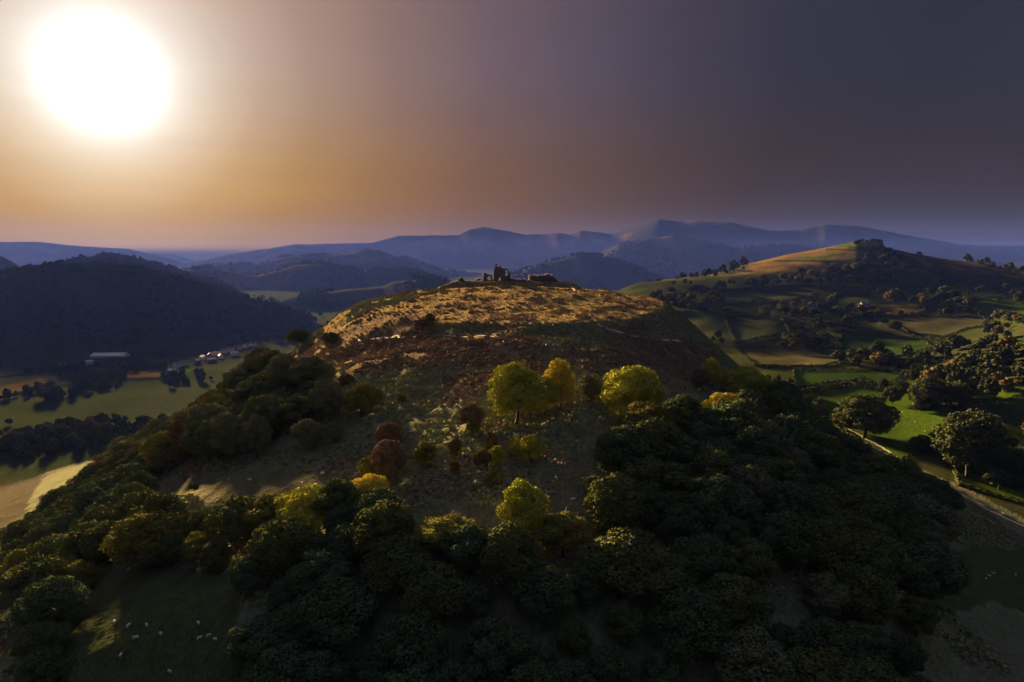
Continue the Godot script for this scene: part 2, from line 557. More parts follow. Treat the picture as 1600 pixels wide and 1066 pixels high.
func tree(called: String, at: Vector3, h: float, w: float, shape: int, mat: String, label: String, group: String, bark := "bark") -> Node3D:
	var top := pixel(at + Vector3(0, h, 0))
	var side := w * 0.6 * FOCAL / -at.z
	if top.y > 1070.0 or top.x + side < 0.0 or top.x - side > 1600.0:
		return null   # nothing of it shows in the photograph
	var o := Node3D.new()
	add_top(o, called)
	tag(o, label, "tree", group)
	o.position = at
	o.rotation.y = fposmod(at.x * 1.7 + at.z * 2.3, TAU)
	o.scale = Vector3(w / 10.0, h / 14.0, w / 10.0)
	part(crowns[shape % crowns.size()], "crown", M[mat], o)
	part(trunks[shape % trunks.size()], "trunk", M[bark], o)
	return o

func far_tree(called: String, at: Vector3, h: float, w: float, shape: int, mat: String, label: String, group: String) -> void:
	var o := Node3D.new()
	add_top(o, called)
	tag(o, label, "tree", group)
	o.position = at
	o.rotation.y = fposmod(at.x * 1.7 + at.z * 2.3, TAU)
	o.scale = Vector3(w / 10.0, h / 13.0, w / 10.0)
	part(far_crowns[shape % far_crowns.size()], "crown", M[mat], o)
	part(far_trunk, "trunk", M.bark, o)

func tree_px(px: float, py: float, hpx: float, wpx: float, shape: int, mat: String, label: String, group := "", called := "broadleaf_tree", bark := "bark") -> Node3D:
	var p := hit_hill(px, py)
	var k := p.distance_to(Vector3(0, CAM_Y, 0)) / FOCAL
	return tree(called, p - Vector3(0, 0.15, 0), hpx * k, wpx * k, shape, mat, label, group, bark)

func shrub_px(px: float, py: float, hpx: float, wpx: float, shape: int, mat: String, label: String, group := "") -> void:
	var p := hit_hill(px, py)
	var k := p.distance_to(Vector3(0, CAM_Y, 0)) / FOCAL
	var o := Node3D.new()
	add_top(o, "shrub")
	tag(o, label, "shrub", group)
	o.position = p - Vector3(0, 0.05, 0)
	o.rotation.y = px
	o.scale = Vector3(wpx * k / 3.0, hpx * k / 3.0, wpx * k / 3.0)
	part(shrubs[shape % 3], "foliage", M[mat], o)
	var st := SurfaceTool.new()
	st.begin(Mesh.PRIMITIVE_TRIANGLES)
	for i in 4:
		limb(st, Vector3(0, -0.3, 0), Vector3(cos(i * 1.7) * 0.7, 1.7, sin(i * 1.7) * 0.7), 0.07, 0.03, 5)
	st.generate_normals()
	part(st.commit(), "stem", M.bark, o)

func spread(poly: PackedVector2Array, gap: float, r: RandomNumberGenerator, most := 1000, taken := []) -> Array:
	var lo := poly[0]
	var hi := poly[0]
	for p in poly:
		lo = lo.min(p)
		hi = hi.max(p)
	var out := []
	var fails := 0
	while fails < 4000 and out.size() < most:
		var p := Vector2(lerpf(lo.x, hi.x, r.randf()), lerpf(lo.y, hi.y, r.randf()))
		var ok := Geometry2D.is_point_in_polygon(p, poly)
		if ok:
			for q in taken:
				if q.distance_squared_to(p) < gap * gap:
					ok = false
					break
		if not ok:
			fails += 1
			continue
		fails = 0
		out.append(p)
		taken.append(p)
	return out

func multi(called: String, mesh: Mesh, mat: Material, xf: Array, label: String, category: String, colors := []) -> void:
	var mm := MultiMesh.new()
	mm.transform_format = MultiMesh.TRANSFORM_3D
	mm.use_colors = colors.size() > 0
	mm.mesh = mesh
	mm.instance_count = xf.size()
	for i in xf.size():
		mm.set_instance_transform(i, xf[i])
		if colors.size():
			mm.set_instance_color(i, colors[i])
	var o := MultiMeshInstance3D.new()
	o.multimesh = mm
	o.material_override = mat
	add_top(o, called)
	tag(o, label, category, "", "stuff")

# ================================================================ ruins and houses
func block(st: SurfaceTool, lo: Vector3, hi: Vector3, t: Transform3D, r: RandomNumberGenerator, jit: float) -> void:
	var p := []
	for i in 8:
		var q := Vector3(hi.x if i & 1 else lo.x, hi.y if i & 2 else lo.y, hi.z if i & 4 else lo.z)
		p.append(t * (q + Vector3(r.randfn(), r.randfn(), r.randfn()) * jit))
	var w := 0.75 + r.randf() * 0.5
	st.set_color(Color(w * (1.0 + r.randf() * 0.12), w, w * (0.94 + r.randf() * 0.1)))
	for f in [[0, 1, 3, 2], [5, 4, 6, 7], [4, 0, 2, 6], [1, 5, 7, 3], [2, 3, 7, 6], [4, 5, 1, 0]]:
		for k in [0, 2, 1, 0, 3, 2]:
			st.add_vertex(p[f[k]])

func ruin_wall(parent: Node, called: String, at: Vector3, turn: float, thick: float, tops: Array, holes: Array, seed_: int, cell := 0.5) -> void:
	# tops: [distance along the wall, height of the broken top]; holes: [from, to, sill, head, arched]
	var r := RandomNumberGenerator.new()
	r.seed = seed_
	var st := SurfaceTool.new()
	st.begin(Mesh.PRIMITIVE_TRIANGLES)
	st.set_smooth_group(-1)
	var t := Transform3D(Basis(Vector3.UP, turn), at)
	var length: float = tops[tops.size() - 1][0]
	var y := -1.5
	var row := 0
	while y < 14.0:
		var ch := cell * (0.62 + 0.16 * (row % 3))
		var s := -cell * 0.5 * (row % 2)
		while s < length:
			var cl := cell * (0.8 + r.randf() * 0.6)
			var mid := clampf(s + cl * 0.5, 0.0, length)
			var yc := y + ch * 0.5
			var ok: bool = s + cl > 0.1 and yc < table(tops, mid) + r.randfn() * 0.12
			for hl in holes:
				if mid > hl[0] and mid < hl[1] and yc > hl[2]:
					var head: float = hl[3]
					if hl[4]:
						var q: float = (mid - (hl[0] + hl[1]) * 0.5) / ((hl[1] - hl[0]) * 0.5)
						head = hl[2] + (hl[3] - hl[2]) * sqrt(maxf(0.0, 1.0 - q * q * 0.8))
					if yc < head:
						ok = false
			if ok:
				var out := r.randf() * 0.12
				block(st, Vector3(s, y, -thick * 0.5 - out), Vector3(minf(s + cl, length + 0.2) - 0.03, y + ch - 0.02, thick * 0.5 + r.randf() * 0.12), t, r, 0.035)
			s += cl
		y += ch
		row += 1
	st.generate_normals()
	part(st.commit(), called, M.stone, parent)

func ruin(label: String, at: Vector3) -> Node3D:
	var o := Node3D.new()
	add_top(o, "castle_ruin")
	tag(o, label, "ruin", "ruined castle walls on the hilltop")
	o.position = at
	return o

func box(w: float, h: float, d: float) -> BoxMesh:
	var b := BoxMesh.new()
	b.size = Vector3(w, h, d)
	return b

func house(at: Vector3, turn: float, w: float, d: float, h: float, wall_mat: String, roof_mat: String, label: String, group := "", called := "farmhouse", chimney := true) -> void:
	var o := Node3D.new()
	add_top(o, called)
	tag(o, label, "house" if called != "long_shed" else "shed", group)
	o.position = at
	o.rotation.y = turn
	var rise := d * 0.36 if called != "long_shed" else d * 0.16
	# gabled walls in one shell, sunk a little into the slope
	var st := SurfaceTool.new()
	st.begin(Mesh.PRIMITIVE_TRIANGLES)
	st.set_smooth_group(-1)
	var pr := [Vector2(-d / 2, -2.5), Vector2(d / 2, -2.5), Vector2(d / 2, h), Vector2(0, h + rise), Vector2(-d / 2, h)]
	for i in 5:
		var a: Vector2 = pr[i]
		var b: Vector2 = pr[(i + 1) % 5]
		var q := [Vector3(-w / 2, a.y, a.x), Vector3(-w / 2, b.y, b.x), Vector3(w / 2, b.y, b.x), Vector3(w / 2, a.y, a.x)]
		for k in [0, 1, 2, 0, 2, 3]:
			st.add_vertex(q[k])
	for s in [-1.0, 1.0]:
		for k in [[0, 1, 2], [0, 2, 3], [0, 3, 4]]:
			for j in ([0, 1, 2] if s > 0.0 else [0, 2, 1]):
				var p: Vector2 = pr[k[j]]
				st.add_vertex(Vector3(s * w / 2, p.y, p.x))
	st.generate_normals()
	part(st.commit(), "wall", M[wall_mat], o)
	var roof := Node3D.new()
	roof.name = "roof"
	o.add_child(roof, true)
	var run := sqrt(d * d / 4.0 + rise * rise) + 0.5
	for s in [-1.0, 1.0]:
		var sl := part(box(w + 0.7, 0.18, run), "roof_slope", M[roof_mat], roof)
		var ang := atan2(rise, d / 2.0)
		sl.position = Vector3(0, h + rise * 0.5 + 0.10, s * d * 0.25) + Vector3(0, -sin(ang) * 0.2, s * cos(ang) * 0.2)
		sl.rotation.x = s * ang
	if chimney:
		for s in [-1.0, 1.0]:
			var c := part(box(0.8, 1.8, 0.7), "chimney", M.brick, roof)
			c.position = Vector3(s * (w / 2 - 0.7), h + rise + 0.6, 0)
	var n := int(w / 3.0)
	for i in n:
		for lv in (2 if h > 4.5 else 1):
			if i == n / 2 and lv == 0:
				var dr := part(box(1.0, 2.1, 0.08), "door", M.door, o)
				dr.position = Vector3(-w / 2 + (i + 0.5) * w / n, 1.05, d / 2 + 0.03)
				continue
			var wd := part(box(1.1, 1.2, 0.08), "window", M.glass, o)
			wd.position = Vector3(-w / 2 + (i + 0.5) * w / n, 1.5 + lv * 2.5, d / 2 + 0.03)

# ================================================================ sheep
func surface_net(lo: Vector3, hi: Vector3, cell: float, f: Callable) -> ArrayMesh:
	var nx := int((hi.x - lo.x) / cell) + 1
	var ny := int((hi.y - lo.y) / cell) + 1
	var nz := int((hi.z - lo.z) / cell) + 1
	var val := PackedFloat32Array()
	val.resize(nx * ny * nz)
	for k in nz:
		for j in ny:
			for i in nx:
				val[(k * ny + j) * nx + i] = f.call(lo + Vector3(i, j, k) * cell)
	var at := {}
	var v := PackedVector3Array()
	var idx := PackedInt32Array()
	for k in nz - 1:
		for j in ny - 1:
			for i in nx - 1:
				var sum := Vector3.ZERO
				var n := 0
				for e in [[0, 1], [2, 3], [4, 5], [6, 7], [0, 2], [1, 3], [4, 6], [5, 7], [0, 4], [1, 5], [2, 6], [3, 7]]:
					var a: int = e[0]
					var b: int = e[1]
					var va := val[((k + (a >> 2)) * ny + j + ((a >> 1) & 1)) * nx + i + (a & 1)]
					var vb := val[((k + (b >> 2)) * ny + j + ((b >> 1) & 1)) * nx + i + (b & 1)]
					if (va < 0.0) != (vb < 0.0):
						var pa := Vector3(a & 1, (a >> 1) & 1, a >> 2)
						var pb := Vector3(b & 1, (b >> 1) & 1, b >> 2)
						sum += pa.lerp(pb, va / (va - vb))
						n += 1
				if n:
					at[Vector3i(i, j, k)] = v.size()
					v.append(lo + (Vector3(i, j, k) + sum / n) * cell)
	for c in at:
		for ax in 3:
			var d := Vector3i(1, 0, 0) if ax == 0 else Vector3i(0, 1, 0) if ax == 1 else Vector3i(0, 0, 1)
			var p := Vector3i(0, 1, 0) if ax == 0 else Vector3i(0, 0, 1) if ax == 1 else Vector3i(1, 0, 0)
			var q := Vector3i(0, 0, 1) if ax == 0 else Vector3i(1, 0, 0) if ax == 1 else Vector3i(0, 1, 0)
			var e: Vector3i = c + d
			if e.x >= nx or e.y >= ny or e.z >= nz: continue
			var va := val[(c.z * ny + c.y) * nx + c.x]
			var vb := val[(e.z * ny + e.y) * nx + e.x]
			if (va < 0.0) == (vb < 0.0): continue
			if not (at.has(c - p) and at.has(c - q) and at.has(c - p - q)): continue
			var w := [at[c], at[c - p], at[c - p - q], at[c - q]]
			if va < 0.0:
				idx.append_array([w[0], w[2], w[1], w[0], w[3], w[2]])
			else:
				idx.append_array([w[0], w[1], w[2], w[0], w[2], w[3]])
	var nor := PackedVector3Array()
	var col := PackedColorArray()
	for p in v:
		var e := cell * 0.5
		nor.append(Vector3(f.call(p + Vector3(e, 0, 0)) - f.call(p - Vector3(e, 0, 0)), f.call(p + Vector3(0, e, 0)) - f.call(p - Vector3(0, e, 0)), f.call(p + Vector3(0, 0, e)) - f.call(p - Vector3(0, 0, e))).normalized())
		col.append(Color(1, 1, 1))
	return mesh_of(v, idx, col, nor)

func capsule(p: Vector3, a: Vector3, b: Vector3, ra: float, rb: float) -> float:
	var ab := b - a
	var t := clampf((p - a).dot(ab) / ab.length_squared(), 0.0, 1.0)
	return p.distance_to(a + ab * t) - lerpf(ra, rb, t)

func smin(a: float, b: float, k: float) -> float:
	var h := maxf(k - absf(a - b), 0.0) / k
	return minf(a, b) - h * h * k * 0.25

func sheep_field(p: Vector3) -> float:
	var d := capsule(p, Vector3(-0.36, 0.62, 0), Vector3(0.30, 0.64, 0), 0.27, 0.25)
	d = smin(d, capsule(p, Vector3(0.36, 0.66, 0), Vector3(0.58, 0.50, 0), 0.15, 0.10), 0.12)
	d = smin(d, capsule(p, Vector3(0.58, 0.50, 0), Vector3(0.74, 0.34, 0), 0.095, 0.06), 0.05)
	for s in [-1.0, 1.0]:
		d = smin(d, capsule(p, Vector3(0.26, 0.5, s * 0.13), Vector3(0.27, 0.0, s * 0.13), 0.08, 0.045), 0.06)
		d = smin(d, capsule(p, Vector3(-0.36, 0.55, s * 0.14), Vector3(-0.44, 0.28, s * 0.14), 0.10, 0.055), 0.06)
		d = smin(d, capsule(p, Vector3(-0.44, 0.28, s * 0.14), Vector3(-0.40, 0.0, s * 0.14), 0.055, 0.045), 0.04)
		d = smin(d, capsule(p, Vector3(0.56, 0.56, s * 0.06), Vector3(0.52, 0.56, s * 0.19), 0.04, 0.025), 0.03)
	d = smin(d, capsule(p, Vector3(-0.62, 0.66, 0), Vector3(-0.68, 0.44, 0), 0.05, 0.035), 0.05)
	return d

# ================================================================ strips laid along the ground
func strip(called: String, px: Array, width: float, mat: String, lift := 0.30) -> void:
	var pts := []
	for p in px:
		pts.append(hit(p[0], p[1]))
	var fine := []
	for i in pts.size() - 1:
		var n := maxi(2, int(pts[i].distance_to(pts[i + 1]) / 1.5))
		for k in n:
			fine.append(pts[i].lerp(pts[i + 1], float(k) / n))
	fine.append(pts[pts.size() - 1])
	var v := PackedVector3Array()
	var idx := PackedInt32Array()
	for i in fine.size():
		var a: Vector3 = fine[maxi(i - 2, 0)]
		var b: Vector3 = fine[mini(i + 2, fine.size() - 1)]
		var dir := b - a
		dir.y = 0
		dir = dir.normalized()
		var sd := Vector3(-dir.z, 0, dir.x)
		var c: Vector3 = fine[i] + sd * n_fine.get_noise_2d(fine[i].x * 1.3, fine[i].z * 1.3) * width * 0.6
		var wd := width * (0.8 + 0.6 * n_fine.get_noise_2d(fine[i].x * 2.0, 31.0 + fine[i].z * 2.0))
		for s in [-0.5, 0.0, 0.5]:
			var q: Vector3 = c + sd * s * wd
			q.y = gh(q.x, q.z) + (lift if s == 0.0 else lift * 0.55)
			v.append(q)
		if i:
			var k := (i - 1) * 3
			for e in 2:
				idx.append_array([k + e, k + e + 3, k + e + 1, k + e + 1, k + e + 3, k + e + 4])
	var nor := PackedVector3Array()
	for q in v: nor.append(Vector3.UP)
	var o := part(mesh_of(v, idx, PackedColorArray(), nor), numbered(called), M[mat], self)
	o.set_meta("kind", "structure")

func hedge(px: Array, tall: float, wide: float, label: String, group: String) -> void:
	var pts := []
	for p in px:
		pts.append(hit(p[0], p[1], 330.0))
	var r := RandomNumberGenerator.new()
	r.seed = int(px[0][0] * 7 + px[0][1])
	var v := PackedVector3Array()
	var idx := PackedInt32Array()
	var col := PackedColorArray()
	var org: Vector3 = pts[0]
	for i in pts.size() - 1:
		var ln: float = pts[i].distance_to(pts[i + 1])
		if ln > 420.0: continue
		for k in int(ln * 6.0):
			var p: Vector3 = pts[i].lerp(pts[i + 1], r.randf())
			var bulge := 0.75 + 0.4 * n_mid.get_noise_2d(p.x * 3.0, p.z * 3.0)
			var a := r.randf() * PI
			var d := Vector3(cos(a) * wide * 0.5, sin(a) * tall, 0) * bulge
			var dir: Vector3 = (pts[i + 1] - pts[i]).normalized()
			var sd := Vector3(-dir.z, 0, dir.x)
			var q := p + sd * d.x
			q.y = gh(q.x, q.z) + d.y * (0.75 + r.randf() * 0.3)
			leaf_face(v, idx, col, q - org, (sd * cos(a) + Vector3(0, sin(a), 0) + Vector3(r.randfn(), r.randfn(), r.randfn()) * 0.5).normalized(), 1.25, r, 0.85 + r.randf() * 0.3)
	var o := part(mesh_of(v, idx, col), numbered("hedgerow"), M.far, self)
	o.position = org
	tag(o, label, "hedge", group)

# ================================================================ build
func _ready() -> void:
	# ---- camera
	var cam := Camera3D.new()
	cam.name = "camera"
	cam.fov = rad_to_deg(2.0 * atan(533.0 / FOCAL))
	cam.near = 1.0
	cam.far = 40000.0
	add_child(cam)
	cam.position = Vector3(0, CAM_Y, 0)
	cam.rotation.x = -PITCH
	cam.current = true
	# ---- sun: its disc stands at pixel (160, 120)
	var st := t_of(120.0)
	var sun_dir := Vector3(u_of(160.0, 120.0), st, -1.0).normalized()
	var sun := DirectionalLight3D.new()
	sun.name = "sun"
	sun.light_color = Color(1.0, 0.83, 0.58)
	sun.light_energy = 1.6
	sun.light_angular_distance = 6.0
	sun.shadow_enabled = true
	add_child(sun)
	sun.look_at_from_position(Vector3.ZERO, -sun_dir)
	# ---- sky, haze, exposure
	var env := Environment.new()
	env.background_mode = Environment.BG_SKY
	var sky := Sky.new()
	var pano := PanoramaSkyMaterial.new()
	pano.panorama = make_sky(sun_dir)
	sky.sky_material = pano
	env.sky = sky
	env.tonemap_mode = Environment.TONE_MAPPER_LINEAR
	env.tonemap_exposure = EXPOSURE
	env.volumetric_fog_enabled = true
	env.volumetric_fog_density = 0.00001
	env.volumetric_fog_albedo = Color(0.36, 0.48, 0.98)
	env.volumetric_fog_anisotropy = 0.15
	env.sdfgi_enabled = true
	env.ssao_enabled = true
	env.ssil_enabled = true
	var we := WorldEnvironment.new()
	we.name = "world"
	we.environment = env
	add_child(we)
	# ---- noises
	n_big.seed = 5; n_big.frequency = 0.006; n_big.fractal_octaves = 3
	n_mid.seed = 9; n_mid.frequency = 0.03; n_mid.fractal_octaves = 4
	n_fine.seed = 17; n_fine.frequency = 0.16; n_fine.fractal_octaves = 3
	n_patch.seed = 23; n_patch.frequency = 0.02; n_patch.fractal_octaves = 4
	rng.seed = 2024
	side_lut = Lut.new(SIDE)
	prof_lut = Lut.new(PROF, 3000)
	farm_lut = Lut.new(FARM)
	setup_layers()
	setup_materials()
	setup_trees()
	for p in [[600, 560], [850, 500], [940, 476], [985, 461], [1040, 442], [1080, 434], [1110, 430], [1140, 420], [1180, 410], [1230, 398], [1280, 389], [1320, 381], [1340, 377], [1365, 379], [1390, 388], [1430, 397], [1480, 405], [1540, 412], [1600, 425], [1800, 445], [2200, 470]]:
		FARM_SKY.append([u_of(p[0], p[1]), CAM_Y + 1520.0 * t_of(p[1])])
	sky_lut = Lut.new(FARM_SKY)
	build_ground()
	print("ground ", Time.get_ticks_msec())
	# ---- the layer of haze that lies in the valleys
	var haze := FogVolume.new()
	haze.size = Vector3(16000, 400, 7400)
	haze.position = Vector3(0, -100, -4300)
	var hm := FogMaterial.new()
	hm.density = 0.000014
	hm.albedo = Color(0.36, 0.48, 0.98)
	haze.material = hm
	add_top(haze, "valley_haze")
	tag(haze, "thin blue haze lying in the valleys", "haze", "", "stuff")
	build_castle()
	build_paths()
	build_hill_trees()
	print("trees ", Time.get_ticks_msec())
	build_valley()
	print("valley ", Time.get_ticks_msec())
	build_sheep()
	build_cover()
	print("done ", Time.get_ticks_msec())

func build_ground() -> void:
	hts.resize(NR * NC)
	regs.resize(NR * NC)
	var v := PackedVector3Array()
	v.resize(NR * NC)
	for i in NR:
		var d := row_depth(i)
		var hw := half_width(d)
		for j in NC:
			var x := (2.0 * j / (NC - 1) - 1.0) * hw
			var a := height(x, -d)
			hts[i * NC + j] = a[0]
			regs[i * NC + j] = a[1]
			v[i * NC + j] = Vector3(x, a[0], -d)
	print("heights at ", Time.get_ticks_msec())
	# land cover outlines, found by following sight lines down to the ground
	polys.plateau = plan([[445, 556], [490, 522], [545, 505], [600, 480], [690, 455]])
	var rim := plan([[1078, 492], [1030, 500], [930, 507], [800, 508], [690, 510], [600, 530], [520, 548]])
	polys.plateau.append_array([Vector2(-60, -470), Vector2(60, -470), Vector2(100, -385)])
	polys.plateau.append_array(rim)
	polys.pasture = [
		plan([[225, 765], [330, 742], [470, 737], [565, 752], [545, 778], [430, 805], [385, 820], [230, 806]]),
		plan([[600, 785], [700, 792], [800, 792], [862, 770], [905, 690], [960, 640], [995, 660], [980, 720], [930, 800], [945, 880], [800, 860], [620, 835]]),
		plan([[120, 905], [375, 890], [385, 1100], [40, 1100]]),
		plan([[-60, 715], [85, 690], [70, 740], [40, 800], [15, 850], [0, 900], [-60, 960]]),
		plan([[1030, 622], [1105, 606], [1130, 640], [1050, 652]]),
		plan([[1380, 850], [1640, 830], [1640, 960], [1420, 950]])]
	polys.brown = [
		plan([[430, 575], [480, 540], [560, 505], [640, 492], [690, 520], [860, 532], [850, 570], [700, 575], [560, 585]]),
		plan([[880, 560], [960, 545], [1080, 535], [1130, 560], [1090, 600], [940, 600]]),
		plan([[690, 585], [850, 575], [840, 600], [700, 610]])]
	var green := Color(0.032, 0.06, 0.013)
	var bright := Color(0.052, 0.088, 0.010)
	var straw := Color(0.12, 0.085, 0.028)
	var dull := Color(0.04, 0.05, 0.021)
	for f in [
		[[[0, 632], [130, 618], [250, 592], [262, 604], [190, 640], [100, 668], [0, 690]], Color(0.036, 0.046, 0.012)],  # valley floor field: green darkened to stand for the wooded ridge's shade
		[[[0, 604], [70, 590], [75, 604], [0, 618]], straw], [[[200, 577], [245, 577], [255, 590], [195, 592]], straw], [[[255, 575], [300, 568], [300, 582], [268, 585]], bright],
		[[[1130, 492], [1220, 498], [1235, 520], [1150, 535]], dull], [[[1150, 545], [1310, 536], [1330, 560], [1290, 572], [1180, 572]], Color(0.075, 0.072, 0.032)],
		[[[1320, 515], [1440, 530], [1470, 545], [1380, 560], [1300, 545]], green], [[[1375, 497], [1545, 495], [1535, 510], [1470, 530], [1420, 520]], Color(0.055, 0.058, 0.03)],
		[[[1240, 580], [1420, 578], [1390, 600], [1320, 596], [1245, 606]], green], [[[1250, 615], [1330, 604], [1480, 612], [1490, 680], [1400, 720], [1300, 660]], bright],
		[[[1440, 575], [1500, 555], [1500, 570], [1450, 585]], straw], [[[1500, 620], [1640, 590], [1640, 640], [1500, 640]], bright],
		[[[1480, 700], [1640, 650], [1640, 800], [1500, 760]], bright], [[[1520, 470], [1640, 455], [1640, 505], [1540, 500]], bright],
		[[[1560, 540], [1640, 530], [1640, 580], [1560, 585]], dull], [[[1100, 450], [1300, 445], [1360, 452], [1300, 465], [1120, 475]], dull],
		[[[1270, 400], [1350, 398], [1340, 408], [1220, 408]], bright], [[[1335, 376], [1400, 386], [1390, 393], [1290, 392]], bright], [[[1100, 425], [1330, 391], [1345, 398], [1180, 430]], straw],
		[[[1350, 484], [1450, 480], [1430, 492], [1350, 492]], straw], [[[1400, 425], [1600, 440], [1600, 470], [1400, 440]], dull]]:
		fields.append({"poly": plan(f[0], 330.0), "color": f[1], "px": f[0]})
	var col := PackedColorArray()
	var nor := PackedVector3Array()
	col.resize(v.size())
	nor.resize(v.size())
	for i in NR:
		for j in NC:
			var k := i * NC + j
			var p := v[k]
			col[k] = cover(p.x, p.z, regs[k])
			var ex := v[i * NC + mini(j + 1, NC - 1)] - v[i * NC + maxi(j - 1, 0)]
			var ez := v[mini(i + 1, NR - 1) * NC + j] - v[maxi(i - 1, 0) * NC + j]
			nor[k] = ex.cross(ez).normalized()
	# one sheet, cut where one hill stands in front of the next
	var names := ["castle_hill", "valley_ground", "farmland"]
	for l in layers: names.append(l.name)
	var lists := []
	for n in names: lists.append(PackedInt32Array())
	for i in NR - 1:
		for j in NC - 1:
			var k := i * NC + j
			var r: int = regs[k]
			var l: PackedInt32Array = lists[r]
			l.append_array([k, k + NC, k + NC + 1, k, k + NC + 1, k + 1])
			lists[r] = l
	for r in names.size():
		var src: PackedInt32Array = lists[r]
		if src.is_empty(): continue
		var map := PackedInt32Array()
		map.resize(v.size())
		map.fill(-1)
		var vv := PackedVector3Array()
		var cc := PackedColorArray()
		var nn := PackedVector3Array()
		var ii := PackedInt32Array()
		ii.resize(src.size())
		for q in src.size():
			var s := src[q]
			if map[s] < 0:
				map[s] = vv.size()
				vv.append(v[s]); cc.append(col[s]); nn.append(nor[s])
			ii[q] = map[s]
		var o := part(mesh_of(vv, ii, cc, nn), numbered(names[r]), M.ground_near if r == 0 else M.ground_valley if r < 5 else M.ground_far, self)
		o.set_meta("kind", "structure")
	# the land goes on below and behind the camera
	var bv := PackedVector3Array()
	var bi := PackedInt32Array()
	var bc := PackedColorArray()
	var bn := PackedVector3Array()
	for i in 41:
		for j in 61:
			var x := (j - 30) * 40.0
			var z := -D0 - 2.0 + i * 40.0
			var h: float = height(x, z)[0]
			bv.append(Vector3(x, h, z)); bc.append(Color(0.07, 0.085, 0.03)); bn.append(Vector3.UP)
			if i and j:
				var k := i * 61 + j
				bi.append_array([k - 62, k - 61, k, k - 62, k, k - 1])
	var back := part(mesh_of(bv, bi, bc, bn), "ground", M.ground_valley, self)
	back.set_meta("kind", "structure")

func on(x: float, z: float) -> Vector3:
	return Vector3(x, gh(x, z), z)

